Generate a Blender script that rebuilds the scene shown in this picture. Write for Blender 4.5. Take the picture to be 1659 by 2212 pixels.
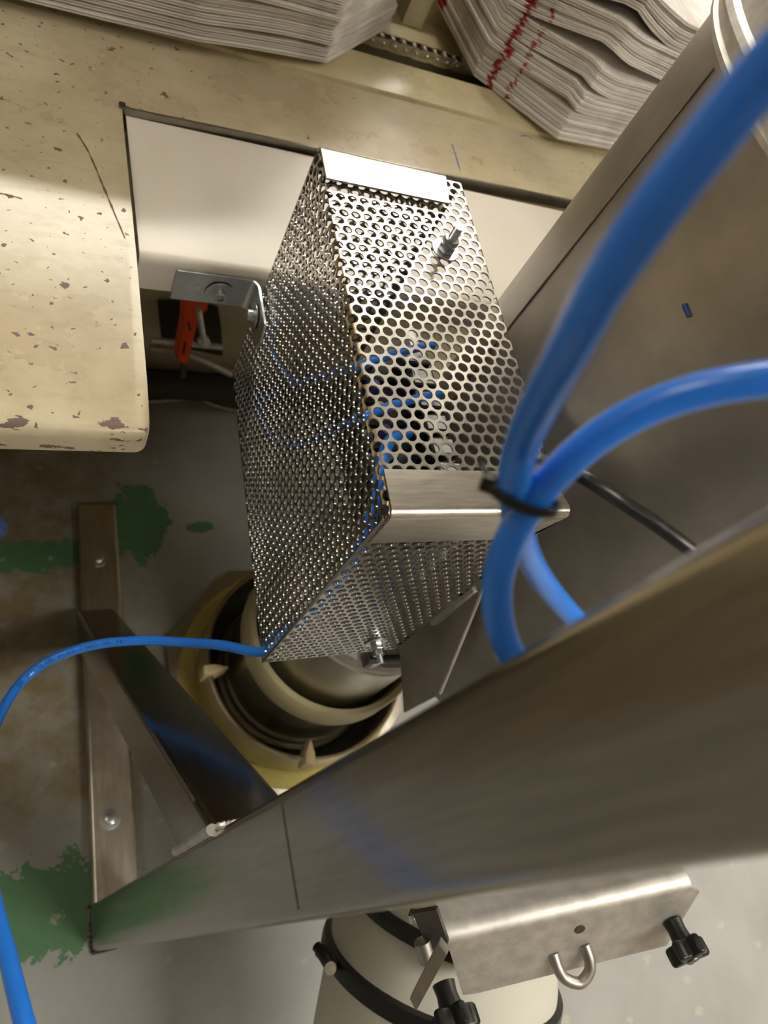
import bpy, bmesh, math, random
import numpy as np
from mathutils import Vector, Matrix, Quaternion
random.seed(7); np.random.seed(7)
SC = bpy.context.scene; COL = SC.collection
for o in list(bpy.data.objects): bpy.data.objects.remove(o)

# ------------------------------------------------------------------ camera
H = 1.40                                   # eye height, m; table top 0.825 m
F = 1620.0                                 # focal length in pixels of the 1659 x 2212 frame
R3 = Matrix(((0.8921, 0.0090, -0.4517), (-0.2197, 0.8819, -0.4170), (0.3945, 0.4713, 0.7889)))
q = R3.to_quaternion(); q.normalize(); R3 = q.to_matrix()
cam = bpy.data.cameras.new('camera'); co = bpy.data.objects.new('camera', cam); COL.objects.link(co)
co.matrix_world = Matrix.Translation((0, 0, H)) @ R3.to_4x4()
cam.sensor_fit = 'HORIZONTAL'; cam.sensor_width = 6.96; cam.lens = F / 1659 * 6.96
cam.clip_start = 0.01; cam.clip_end = 50
cam.dof.use_dof = True; cam.dof.focus_distance = 0.62; cam.dof.aperture_fstop = 1.9
SC.camera = co
# ------------------------------------------------------------------ world, exposure
SC.view_settings.view_transform = 'Standard'; SC.view_settings.look = 'None'
SC.view_settings.gamma = 1.0; SC.view_settings.use_curve_mapping = False
SC.view_settings.exposure = 0.27
w = bpy.data.worlds.new('world'); SC.world = w; w.use_nodes = True
w.node_tree.nodes['Background'].inputs[0].default_value = (0.9, 0.95, 1, 1)
w.node_tree.nodes['Background'].inputs[1].default_value = 0.3
LAMP_COL = (1.0, 0.945, 0.85)
# ceiling lamps: (x, y, length x, length y, strength)
LAMPS = [(0.60, 2.75, 1.6, 0.12, 80), (1.95, 3.05, 0.8, 0.14, 60), (1.6, -1.1, 1.6, 0.5, 22), (-1.5, 0.9, 0.4, 1.5, 6), (3.2, 0.6, 0.4, 1.8, 18)]  # last three: unseen lamps added as fill light
CEIL = 3.0

# ------------------------------------------------------------------ pixel measuring helpers (photo frame -> real 3D points)
def ray(p): return R3 @ Vector((p[0] - 829.5, -(p[1] - 1106.0), -F))
def atD(p, D): d = ray(p); v = d * (-D / d.z); v.z += H; return v          # on the level D below the lens
def atZ(p, Z): d = ray(p) * (Z / F); d.z += H; return d                     # at camera depth Z
def aty(p, y): d = ray(p); v = d * (y / d.y); v.z += H; return v
def atx(p, x): d = ray(p); v = d * (x / d.x); v.z += H; return v
def atpl(p, P0, n): d = ray(p); o = Vector((0, 0, H)); t = (P0 - o).dot(n) / d.dot(n); return o + d * t

# ------------------------------------------------------------------ mesh helpers
def finish(o, label=None, cat=None, group=None, kind=None):
    if label: o['label'] = label
    if cat: o['category'] = cat
    if group: o['group'] = group
    if kind: o['kind'] = kind
    return o
def thing(name, loc, label, cat, group=None):
    o = bpy.data.objects.new(name, None); COL.objects.link(o); o.location = loc; o.empty_display_size = 0.02
    return finish(o, label, cat, group)
def worldloc(o):
    v = Vector((0, 0, 0))
    while o: v += o.location; o = o.parent
    return v
def obj(name, bm, mat, parent=None, label=None, cat=None, group=None, kind=None, smooth=True, angle=35, loc=None):
    """bm is in world coordinates; origin goes to the base centre (top level) or to the parent's origin."""
    me = bpy.data.meshes.new(name)
    if parent is not None: off = worldloc(parent)
    else:
        if loc is None:
            xs = [v.co for v in bm.verts]
            loc = Vector(((min(v.x for v in xs) + max(v.x for v in xs)) / 2, (min(v.y for v in xs) + max(v.y for v in xs)) / 2, min(v.z for v in xs)))
        off = Vector(loc)
    bmesh.ops.translate(bm, verts=bm.verts, vec=-off)
    bmesh.ops.recalc_face_normals(bm, faces=bm.faces)
    bm.to_mesh(me); bm.free()
    o = bpy.data.objects.new(name, me); COL.objects.link(o)
    if parent is not None: o.parent = parent
    else: o.location = off
    if smooth:
        me.shade_smooth(); me.set_sharp_from_angle(angle=math.radians(angle))
    me.materials.append(mat)
    return finish(o, label, cat, group, kind)
def frame(o, x, z):
    """matrix with given origin, x axis hint and z axis"""
    z = Vector(z).normalized(); x = Vector(x); x = (x - z * x.dot(z)).normalized(); y = z.cross(x)
    return Matrix((x, y, z)).transposed().to_4x4().copy() if o is None else Matrix.Translation(o) @ Matrix((x, y, z)).transposed().to_4x4()
def add_box(bm, c, s, M=None, bev=0, seg=2):
    t = bmesh.new(); bmesh.ops.create_cube(t, size=1)
    bmesh.ops.scale(t, vec=Vector(s), verts=t.verts)
    if bev: bmesh.ops.bevel(t, geom=t.edges[:], offset=bev, segments=seg, affect='EDGES', profile=0.5)
    bmesh.ops.translate(t, vec=Vector(c), verts=t.verts)
    if M is not None: bmesh.ops.transform(t, matrix=M, verts=t.verts)
    merge(bm, t); return bm
def merge(bm, t):
    me = bpy.data.meshes.new('t'); t.to_mesh(me); t.free(); bm.from_mesh(me); bpy.data.meshes.remove(me)
def box(c, s, M=None, bev=0, seg=2): return add_box(bmesh.new(), c, s, M, bev, seg)
def add_prism(bm, pts, z0, z1, M=None, bev=0, seg=2):
    t = bmesh.new(); vs = [t.verts.new((p[0], p[1], z0)) for p in pts]; f = t.faces.new(vs)
    r = bmesh.ops.extrude_face_region(t, geom=[f]); up = [e for e in r['geom'] if isinstance(e, bmesh.types.BMVert)]
    bmesh.ops.translate(t, vec=(0, 0, z1 - z0), verts=up)
    bmesh.ops.recalc_face_normals(t, faces=t.faces)
    if bev: bmesh.ops.bevel(t, geom=t.edges[:], offset=bev, segments=seg, affect='EDGES', profile=0.5)
    if M is not None: bmesh.ops.transform(t, matrix=M, verts=t.verts)
    merge(bm, t); return bm
def prism(*a, **k): return add_prism(bmesh.new(), *a, **k)
def add_lathe(bm, prof, M=None, n=48, a0=0, a1=2 * math.pi, close=True):
    """prof: (r, z) list, about the z axis of M"""
    full = abs(a1 - a0 - 2 * math.pi) < 1e-6; rings = []; t = bmesh.new()
    for r, z in prof:
        if r < 1e-6: rings.append([t.verts.new((0, 0, z))]); continue
        rings.append([t.verts.new((r * math.cos(a0 + (a1 - a0) * i / n), r * math.sin(a0 + (a1 - a0) * i / n), z)) for i in range(n if full else n + 1)])
    for A, B in zip(rings, rings[1:]):
        m = max(len(A), len(B)); rng = range(m if full else m - 1)
        for i in rng:
            j = (i + 1) % m
            if len(A) == 1 and len(B) == 1: continue
            if len(A) == 1: t.faces.new((A[0], B[i], B[j]))
            elif len(B) == 1: t.faces.new((A[i], B[0], A[j]))
            else: t.faces.new((A[i], B[i], B[j], A[j]))
    if M is not None: bmesh.ops.transform(t, matrix=M, verts=t.verts)
    merge(bm, t); return bm
def lathe(*a, **k): return add_lathe(bmesh.new(), *a, **k)
def spline(P, n=10):
    P = [Vector(p) for p in P]; P = [P[0] * 2 - P[1]] + P + [P[-1] * 2 - P[-2]]; out = []
    for i in range(1, len(P) - 2):
        a, b, c, d = P[i - 1:i + 3]
        for k in range(n):
            t = k / n
            out.append(0.5 * ((2 * b) + (c - a) * t + (2 * a - 5 * b + 4 * c - d) * t * t + (3 * b - a - 3 * c + d) * t ** 3))
    out.append(P[-2]); return out
def add_tube(bm, P, r, n=16, smooth=10, cap=True, bore=0):
    P = spline(P, smooth) if smooth else [Vector(p) for p in P]
    T = [(P[min(i + 1, len(P) - 1)] - P[max(i - 1, 0)]).normalized() for i in range(len(P))]
    N = T[0].orthogonal().normalized(); rings = []
    for i, p in enumerate(P):
        N = (N - T[i] * N.dot(T[i])).normalized(); B = T[i].cross(N)
        rr = r[i] if isinstance(r, (list, tuple)) else r
        rings.append([bm.verts.new(p + (N * math.cos(2 * math.pi * k / n) + B * math.sin(2 * math.pi * k / n)) * rr) for k in range(n)])
    for A, C in zip(rings, rings[1:]):
        for k in range(n): bm.faces.new((A[k], A[(k + 1) % n], C[(k + 1) % n], C[k]))
    if cap: bm.faces.new(rings[0][::-1]); bm.faces.new(rings[-1])
    return bm
def tube(*a, **k): return add_tube(bmesh.new(), *a, **k)
def hexpts(r, a=0): return [(r * math.cos(a + k * math.pi / 3), r * math.sin(a + k * math.pi / 3)) for k in range(6)]

# ------------------------------------------------------------------ materials
class NT:
    def __init__(s, name):
        s.m = bpy.data.materials.new(name); s.m.use_nodes = True; s.t = s.m.node_tree; s.b = s.t.nodes['Principled BSDF']
        s.tc = s.t.nodes.new('ShaderNodeTexCoord')
    def n(s, typ, **k):
        x = s.t.nodes.new(typ)
        for a, v in k.items(): setattr(x, a, v)
        return x
    def l(s, a, b): s.t.links.new(a, b)
    def geo(s):
        g = s.n('ShaderNodeNewGeometry'); return g.outputs['Position']      # world position
    def mapped(s, src, scale=(1, 1, 1), rot=(0, 0, 0), loc=(0, 0, 0)):
        m = s.n('ShaderNodeMapping'); s.l(src, m.inputs[0]); m.inputs['Scale'].default_value = scale; m.inputs['Rotation'].default_value = rot; m.inputs['Location'].default_value = loc
        return m.outputs[0]
    def noise(s, vec, scale, detail=4, rough=0.6):
        x = s.n('ShaderNodeTexNoise'); s.l(vec, x.inputs['Vector']); x.inputs['Scale'].default_value = scale; x.inputs['Detail'].default_value = detail; x.inputs['Roughness'].default_value = rough
        return x.outputs['Fac']
    def ramp(s, fac, stops):
        r = s.n('ShaderNodeValToRGB'); s.l(fac, r.inputs[0]); e = r.color_ramp.elements
        while len(e) < len(stops): e.new(0.5)
        for x, (p, c) in zip(e, stops): x.position = p; x.color = (c, c, c, 1) if isinstance(c, (int, float)) else (*c, 1)
        return r.outputs[0]
    def mix(s, fac, a, b, mode='MIX'):
        x = s.n('ShaderNodeMix', data_type='RGBA', blend_type=mode)
        for v, i in ((fac, 0), (a, 6), (b, 7)):
            if isinstance(v, (int, float)): x.inputs[i].default_value = v
            elif isinstance(v, tuple): x.inputs[i].default_value = (*v, 1)
            else: s.l(v, x.inputs[i])
        return x.outputs[2]
    def math(s, op, a, b=None, clamp=False):
        x = s.n('ShaderNodeMath', operation=op, use_clamp=clamp)
        for v, i in ((a, 0), (b, 1)):
            if v is None: continue
            if isinstance(v, (int, float)): x.inputs[i].default_value = v
            else: s.l(v, x.inputs[i])
        return x.outputs[0]
    def dist(s, vec, c, sc=(1, 1, 1)):
        m = s.mapped(vec, scale=sc, loc=tuple(-c[i] * sc[i] for i in range(3)))
        x = s.n('ShaderNodeVectorMath', operation='LENGTH'); s.l(m, x.inputs[0]); return x.outputs['Value']
    def bump(s, h, strength=0.2, dist=0.001):
        b = s.n('ShaderNodeBump'); b.inputs['Strength'].default_value = strength; b.inputs['Distance'].default_value = dist
        s.l(h, b.inputs['Height']); s.l(b.outputs[0], s.b.inputs['Normal'])
    def set(s, color=None, rough=None, metal=None, **k):
        def put(v, i):
            if v is None: return
            if isinstance(v, bpy.types.NodeSocket): s.l(v, s.b.inputs[i])
            else: s.b.inputs[i].default_value = (*v, 1) if isinstance(v, tuple) and len(v) == 3 and i == 'Base Color' else v
        put(color, 'Base Color'); put(rough, 'Roughness'); put(metal, 'Metallic')
        for a, v in k.items(): put(v, a)
        return s.m
def metal(name, col, rough, spread=0.08, grain=(1, 1, 1), gscale=60, aniso=0, bump=0.02, dirt=0.0, dirtcol=(0.25, 0.2, 0.13)):
    s = NT(name); g = s.geo(); v = s.mapped(g, scale=grain)
    n1 = s.noise(v, gscale, 5); n2 = s.noise(g, 9, 5)
    lo = tuple(c * 0.86 for c in col); hi = tuple(min(1, c * 1.08) for c in col)
    c = s.mix(s.ramp(n1, [(0.35, 0.0), (0.65, 1.0)]), lo, hi)
    if dirt: c = s.mix(s.math('MULTIPLY', s.ramp(n2, [(0.5, 0.0), (0.72, 1.0)]), dirt), c, dirtcol)
    r = s.math('ADD', s.math('MULTIPLY', s.math('ADD', n1, n2), spread), rough - spread)
    if bump: s.bump(n1, bump, 0.0006)
    return s.set(c, r, 1.0)
def plain(name, col, rough=0.5, var=0.06, scale=20, **k):
    s = NT(name); n = s.noise(s.geo(), scale, 5)
    c = s.mix(n, tuple(x * (1 - var * 2) for x in col), tuple(min(1, x * (1 + var)) for x in col))
    return s.set(c, rough, 0.0, **k)

M = {}
def perfmat():
    m = metal('perforated_steel', (0.54, 0.52, 0.48), 0.23, 0.06, gscale=120)
    s = NT.__new__(NT); s.m = m; s.t = m.node_tree; s.b = s.t.nodes['Principled BSDF']
    g = s.geo(); src = s.b.inputs['Base Color'].links[0].from_socket
    sx = s.n('ShaderNodeSeparateXYZ'); s.l(g, sx.inputs[0])
    ex = s.math('SUBTRACT', sx.outputs['X'], s.math('ADD', s.math('MULTIPLY', sx.outputs['Y'], 0.054), 0.2312))
    ex = s.math('ABSOLUTE', ex); ez = s.math('ABSOLUTE', s.math('SUBTRACT', sx.outputs['Z'], 0.98))
    d = s.math('ADD', s.math('MAXIMUM', ex, ez), s.math('MULTIPLY', s.noise(g, 110, 4), 0.012))
    k = s.math('MULTIPLY', s.ramp(d, [(0.008, 1.0), (0.014, 0.0)]), s.math('LESS_THAN', sx.outputs['Y'], 0.50))
    s.l(s.mix(s.math('MULTIPLY', k, 0.75), src, (0.42, 0.31, 0.14)), s.b.inputs['Base Color'])
    return m
M['perf'] = perfmat()
M['plate'] = metal('brushed_plate', (0.62, 0.59, 0.53), 0.30, 0.10, grain=(1, 9, 9), gscale=40, bump=0.05)
M['tank'] = metal('tank_steel', (0.42, 0.39, 0.35), 0.44, 0.06, gscale=14, bump=0.01)
M['column'] = metal('column_steel', (0.36, 0.335, 0.29), 0.19, 0.05, grain=(6, 6, 0.4), gscale=40, bump=0.012)
M['foot'] = metal('foot_steel', (0.55, 0.50, 0.43), 0.34, 0.10, grain=(5, 0.5, 5), gscale=30, dirt=0.7, bump=0.03)
M['satin'] = metal('satin_steel', (0.70, 0.68, 0.64), 0.56, 0.04, gscale=60, bump=0.05)
M['rod'] = metal('rod_steel', (0.44, 0.42, 0.38), 0.42, 0.05, gscale=60)
M['zinc'] = metal('zinc', (0.62, 0.65, 0.67), 0.30, 0.05, gscale=30, bump=0.01)
M['darksteel'] = metal('dark_steel', (0.16, 0.15, 0.14), 0.42, 0.1, gscale=60)
M['weld'] = metal('weld', (0.36, 0.31, 0.22), 0.45, 0.15, gscale=200, bump=0.3)
M['edge'] = metal('edge_steel', (0.28, 0.26, 0.22), 0.40, 0.12, gscale=60, bump=0.1)
M['chrome'] = metal('bright_steel', (0.75, 0.73, 0.68), 0.16, 0.06, gscale=100)
M['valve_steel'] = metal('valve_steel', (0.62, 0.58, 0.48), 0.33, 0.12, gscale=25, dirt=0.5, dirtcol=(0.5, 0.42, 0.2))
M['black'] = plain('black_plastic', (0.012, 0.012, 0.012), 0.35, 0.2)
M['rubber'] = plain('black_rubber', (0.01, 0.01, 0.011), 0.28, 0.2)
M['dark'] = plain('dark_paint', (0.03, 0.028, 0.022), 0.6, 0.3)
M['teal'] = plain('teal_black', (0.01, 0.03, 0.04), 0.4, 0.3)
M['navy'] = plain('navy_plastic', (0.02, 0.03, 0.16), 0.35, 0.1)
M['label'] = plain('label_paper', (0.75, 0.75, 0.72), 0.5)
M['ink'] = plain('black_ink', (0.02, 0.02, 0.025), 0.5)
M['blueink'] = plain('blue_ink', (0.03, 0.06, 0.35), 0.5)
M['scratch'] = plain('scratch_brown', (0.17, 0.12, 0.06), 0.7, 0.3, 200)
M['orange'] = plain('orange_plastic', (0.75, 0.06, 0.01), 0.4, 0.05)
M['sleeve'] = plain('white_sleeve', (0.62, 0.61, 0.52), 0.55, 0.06, 6, **{'Subsurface Weight': 0.1, 'Subsurface Radius': (0.02, 0.02, 0.015)})
M['ceil'] = plain('ceiling_paint', (0.75, 0.73, 0.68), 0.8)
M['wall'] = plain('wall_paint', (0.36, 0.31, 0.24), 0.7)
M['body'] = plain('cream_machine_dark', (0.52, 0.46, 0.30), 0.5, 0.15, 8)
M['bluecloth'] = plain('blue_cloth', (0.15, 0.25, 0.75), 0.9)
M['powder'] = plain('yellow_powder', (0.60, 0.50, 0.16), 0.95, 0.2, 120)
M['beige'] = plain('beige_plastic', (0.56, 0.50, 0.30), 0.4, 0.15, 30)
M['tabs'] = plain('pale_wood', (0.72, 0.58, 0.34), 0.6, 0.1, 40)
def blue():
    s = NT('blue_tubing'); n = s.noise(s.geo(), 60, 3)
    c = s.mix(n, (0.015, 0.20, 0.80), (0.025, 0.24, 0.90))
    return s.set(c, 0.28, 0.0, **{'Subsurface Weight': 0.25, 'Subsurface Radius': (0.001, 0.003, 0.008), 'Subsurface Scale': 1.0, 'Coat Weight': 0.4, 'Coat Roughness': 0.12})
M['blue'] = blue()
def chipped(name, base, base2, chip=(0.16, 0.10, 0.085), amount=1.0, rough=0.29):
    s = NT(name); g = s.geo()
    blot = s.noise(g, 5, 6, 0.65); c = s.mix(s.ramp(blot, [(0.40, 0.0), (0.62, 1.0)]), base, base2); c = s.mix(s.math('MULTIPLY', s.ramp(s.noise(g, 17, 7, 0.7), [(0.48, 0.0), (0.7, 1.0)]), 0.5), c, tuple(x * y for x, y in zip(base, (0.78, 0.74, 0.62))))
    c = s.mix(s.math('MULTIPLY', s.ramp(s.noise(s.mapped(g, scale=(1, 4, 1), rot=(0, 0, 0.3)), 22, 5), [(0.55, 0.0), (0.75, 1.0)]), 0.35), c, tuple(x * 0.62 for x in base))
    # chips: sparse voronoi cells, cut ragged by noise
    wob = s.n('ShaderNodeMix', data_type='VECTOR'); wob.inputs[0].default_value = 0.013
    nn = s.n('ShaderNodeTexNoise'); s.l(g, nn.inputs[0]); nn.inputs['Scale'].default_value = 120
    s.l(g, wob.inputs[4]); s.l(nn.outputs['Color'], wob.inputs[5])
    v = s.n('ShaderNodeTexVoronoi', feature='F1', voronoi_dimensions='2D'); s.l(s.mapped(wob.outputs[1], scale=(0.75, 1.0, 1)), v.inputs[0]); v.inputs['Scale'].default_value = 78
    sep = s.n('ShaderNodeSeparateColor'); s.l(v.outputs['Color'], sep.inputs[0])
    pick = s.math('GREATER_THAN', sep.outputs[0], 0.48)
    rad = s.math('ADD', s.math('MULTIPLY', s.math('POWER', sep.outputs[1], 2.0), 0.12), 0.045)
    m1 = s.math('MULTIPLY', s.math('LESS_THAN', v.outputs['Distance'], rad), pick)
    v2 = s.n('ShaderNodeTexVoronoi', feature='F1', voronoi_dimensions='2D'); s.l(s.mapped(wob.outputs[1], scale=(1, 1, 1), loc=(3, 1, 0)), v2.inputs[0]); v2.inputs['Scale'].default_value = 16
    s2 = s.n('ShaderNodeSeparateColor'); s.l(v2.outputs['Color'], s2.inputs[0])
    m2 = s.math('MULTIPLY', s.math('LESS_THAN', v2.outputs['Distance'], s.math('MULTIPLY', s2.outputs[1], 0.08)), s.math('GREATER_THAN', s2.outputs[0], 0.55))
    # more chips along the worn front-left block
    sx = s.n('ShaderNodeSeparateXYZ'); s.l(g, sx.inputs[0])
    zone = s.ramp(s.math('ADD', sx.outputs['X'], s.math('MULTIPLY', s.noise(g, 8), 0.2)), [(0.22, 0.9), (0.36, 0.10)])
    zone = s.math('GREATER_THAN', zone, sep.outputs[2])
    m = s.math('MULTIPLY', s.math('MAXIMUM', m1, m2), s.math('MULTIPLY', zone, amount), True)
    # worn nose
    nose = s.math('MULTIPLY', s.math('LESS_THAN', sx.outputs['Y'], 0.401), s.math('GREATER_THAN', s.noise(s.mapped(g, scale=(1, 2, 2)), 26, 5), 0.585))
    m = s.math('MAXIMUM', m, s.math('MULTIPLY', nose, amount), True)
    scr = s.noise(s.mapped(g, scale=(90, 2.5, 1), rot=(0, 0, 0.5)), 3, 4, 0.7); scr2 = s.noise(s.mapped(g, scale=(2.5, 80, 1), rot=(0, 0, 0.35)), 3, 4, 0.7)
    sm = s.math('ADD', s.ramp(scr, [(0.70, 0.0), (0.74, 1.0)]), s.ramp(scr2, [(0.70, 0.0), (0.74, 1.0)]), True)
    c = s.mix(s.math('MULTIPLY', sm, 0.35), c, (0.22, 0.16, 0.09))
    c = s.mix(m, c, chip)
    s.bump(s.math('SUBTRACT', s.math('MULTIPLY', blot, 0.3), m), 0.5, 0.0006)
    r = s.math('ADD', s.math('MULTIPLY', blot, 0.2), rough - 0.1); r = s.math('ADD', r, s.math('MULTIPLY', m, 0.3))
    return s.set(c, r, 0.0)
M['table'] = chipped('chipped_cream_paint', (0.47, 0.39, 0.25), (0.60, 0.53, 0.36))
M['cream'] = chipped('cream_paint', (0.58, 0.50, 0.29), (0.66, 0.59, 0.39), amount=0.15)
def panelmat():
    s = NT('white_panel_paint'); g = s.geo(); n = s.noise(g, 7, 6); n2 = s.noise(g, 160, 3)
    c = s.mix(s.ramp(n, [(0.3, 0.0), (0.7, 1.0)]), (0.72, 0.66, 0.56), (0.78, 0.73, 0.65))
    c = s.mix(s.math('MULTIPLY', s.ramp(s.noise(g, 55, 6, 0.7), [(0.66, 0.0), (0.74, 1.0)]), 0.4), c, (0.35, 0.28, 0.2))
    s.bump(n2, 0.05, 0.0004)
    return s.set(c, 0.38, 0.0)
M['panel'] = panelmat()
def paper(name, red=False):
    s = NT(name); g = s.geo()
    sx = s.n('ShaderNodeSeparateXYZ'); s.l(g, sx.inputs[0])
    lines = s.noise(s.mapped(g, scale=(6, 6, 900)), 1, 2); c = s.mix(s.ramp(lines, [(0.3, 0.0), (0.7, 1.0)]), (0.58, 0.54, 0.50), (0.82, 0.78, 0.73))
    blk = s.noise(s.mapped(g, scale=(14, 14, 3)), 1, 2); c = s.mix(s.math('MULTIPLY', s.ramp(blk, [(0.52, 0.0), (0.60, 1.0)]), 0.30), c, (0.38, 0.34, 0.31))
    spk = s.noise(s.mapped(g, scale=(30, 30, 120)), 1, 4); c = s.mix(s.math('MULTIPLY', s.ramp(spk, [(0.68, 0.0), (0.74, 1.0)]), 0.4), c, (0.15, 0.13, 0.12))
    if red:
        jit = s.math('MULTIPLY', s.math('SUBTRACT', s.noise(s.mapped(g, scale=(60, 60, 260)), 1, 4), 0.5), 0.030)
        X = s.math('ADD', sx.outputs['X'], jit)
        def band(x, h): return s.math('LESS_THAN', s.math('ABSOLUTE', s.math('SUBTRACT', X, x)), h)
        mk = s.math('MAXIMUM', band(0.694, 0.0035), s.math('MULTIPLY', band(0.719, 0.002), s.math('GREATER_THAN', s.noise(s.mapped(g, scale=(40, 40, 300)), 1, 2), 0.47)))
        mk = s.math('MULTIPLY', mk, s.math('LESS_THAN', sx.outputs['Y'], 1.12))
        mk = s.math('MULTIPLY', mk, s.math('LESS_THAN', sx.outputs['Z'], 0.985))
        mk2 = s.math('MULTIPLY', s.math('GREATER_THAN', sx.outputs['Y'], 1.235), s.math('GREATER_THAN', sx.outputs['Z'], 0.845))
        mk2 = s.math('MULTIPLY', mk2, s.math('LESS_THAN', sx.outputs['X'], 0.685))
        c = s.mix(s.math('MAXIMUM', mk, mk2), c, (0.33, 0.02, 0.035))
    return s.set(c, 0.75, 0.0)
M['paper'] = paper('newsprint'); M['paper_red'] = paper('newsprint_red', True)
def floormat():
    s = NT('worn_floor_paint'); g = s.geo()
    wv = s.noise(g, 9, 6, 0.7); wob = s.math('MULTIPLY', s.math('SUBTRACT', wv, 0.5), 0.16)
    c = s.mix(s.ramp(s.noise(g, 4, 6, 0.6), [(0.3, 0.0), (0.7, 1.0)]), (0.29, 0.29, 0.27), (0.38, 0.38, 0.36))
    # brown grime on the left strip of floor
    sx = s.n('ShaderNodeSeparateXYZ'); s.l(g, sx.inputs[0])
    left = s.ramp(s.math('ADD', sx.outputs['X'], s.math('MULTIPLY', wob, 1.2)), [(0.10, 1.0), (0.36, 0.0)])
    ymask = s.ramp(s.math('ADD', sx.outputs['Y'], wob), [(0.14, 0.0), (0.22, 1.0)])
    gr = s.math('MULTIPLY', s.math('MULTIPLY', left, ymask), s.ramp(s.noise(g, 14, 6, 0.7), [(0.35, 0.25), (0.6, 1.0)]))
    c = s.mix(gr, c, (0.21, 0.165, 0.09))
    def blob(cx, cy, rx, ry):
        d = s.dist(g, (cx, cy, 0), (1 / rx, 1 / ry, 0)); d = s.math('ADD', d, s.math('MULTIPLY', s.math('SUBTRACT', s.noise(g, 26, 7, 0.75), 0.5), 2.6)); d = s.math('ADD', d, s.math('MULTIPLY', wob, 2.0)); return s.math('LESS_THAN', d, 1.0)
    gm = None
    for b in [(0.045, 0.052, 0.14, 0.068), (0.245, 0.725, 0.055, 0.085), (0.055, 0.655, 0.14, 0.03), (0.361, 0.708, 0.03, 0.012), (0.15, -0.19, 0.012, 0.01)]:
        m = blob(*b); gm = m if gm is None else s.math('MAXIMUM', gm, m)
    c = s.mix(gm, c, s.mix(s.noise(g, 60, 5), (0.065, 0.17, 0.08), (0.11, 0.24, 0.12)))
    # pale yellow chips and dark specks
    v = s.n('ShaderNodeTexVoronoi', voronoi_dimensions='2D'); s.l(s.mapped(g, scale=(1, 1.2, 1)), v.inputs[0]); v.inputs['Scale'].default_value = 13
    sp = s.n('ShaderNodeSeparateColor'); s.l(v.outputs['Color'], sp.inputs[0])
    d = s.math('ADD', v.outputs['Distance'], s.math('MULTIPLY', s.math('SUBTRACT', s.noise(g, 70, 6, 0.8), 0.5), 0.75))
    ch = s.math('MULTIPLY', s.math('LESS_THAN', d, s.math('ADD', s.math('MULTIPLY', sp.outputs[1], 0.10), 0.03)), s.math('GREATER_THAN', sp.outputs[0], 0.68))
    c = s.mix(s.math('MULTIPLY', ch, 0.45), c, (0.52, 0.48, 0.36))
    sk = s.ramp(s.noise(g, 45, 6, 0.75), [(0.66, 0.0), (0.72, 1.0)]); c = s.mix(s.math('MULTIPLY', sk, 0.55), c, (0.14, 0.12, 0.09))
    s.bump(s.math('ADD', wv, s.math('MULTIPLY', ch, 0.4)), 0.25, 0.002)
    return s.set(c, s.math('ADD', s.math('MULTIPLY', wv, 0.3), 0.22), 0.0)
M['floor'] = floormat()
def glow():
    s = NT('lamp_diffuser'); s.b.inputs['Base Color'].default_value = (0.9, 0.9, 0.9, 1)
    return s
# ------------------------------------------------------------------ room shell
RX0, RX1, RY0, RY1 = -2.6, 4.6, -2.6, 4.4
def quad_slab(name, c, s, mat): return obj(name, box(c, s), mat, kind='structure', smooth=False)
quad_slab('floor', ((RX0 + RX1) / 2, (RY0 + RY1) / 2, -0.05), (RX1 - RX0, RY1 - RY0, 0.1), M['floor'])
quad_slab('ceiling', ((RX0 + RX1) / 2, (RY0 + RY1) / 2, CEIL + 0.05), (RX1 - RX0, RY1 - RY0, 0.1), M['ceil'])
quad_slab('wall_left', (RX0 - 0.05, (RY0 + RY1) / 2, CEIL / 2), (0.1, RY1 - RY0, CEIL), M['wall'])
quad_slab('wall_right', (RX1 + 0.05, (RY0 + RY1) / 2, CEIL / 2), (0.1, RY1 - RY0, CEIL), M['wall'])
quad_slab('wall_front', ((RX0 + RX1) / 2, RY0 - 0.05, CEIL / 2), (RX1 - RX0, 0.1, CEIL), M['wall'])
quad_slab('wall_back', ((RX0 + RX1) / 2, RY1 + 0.05, CEIL / 2), (RX1 - RX0, 0.1, CEIL), M['wall'])
for i, (x, y, lx, ly, st) in enumerate(LAMPS):
    t = thing('ceiling_lamp', (x, y, CEIL - 0.08), ['long ceiling lamp over the newspaper side of the table', 'short ceiling lamp beyond the newspaper stacks', 'added fill lamp on the ceiling behind the camera', 'dimmer added fill lamp over the left floor', 'added fill lamp beyond the steel tank'][i], 'lamp', 'ceiling lamps outside the picture')
    obj('lamp_housing', box((x, y, CEIL - 0.02), (lx + 0.06, ly + 0.06, 0.04), bev=0.005), M['ceil'], t)
    g = NT('lamp_diffuser'); g.b.inputs['Emission Color'].default_value = (*LAMP_COL, 1); g.b.inputs['Emission Strength'].default_value = st
    obj('diffuser', box((x, y, CEIL - 0.055), (lx, ly, 0.03), bev=0.004), g.m, t)

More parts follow.
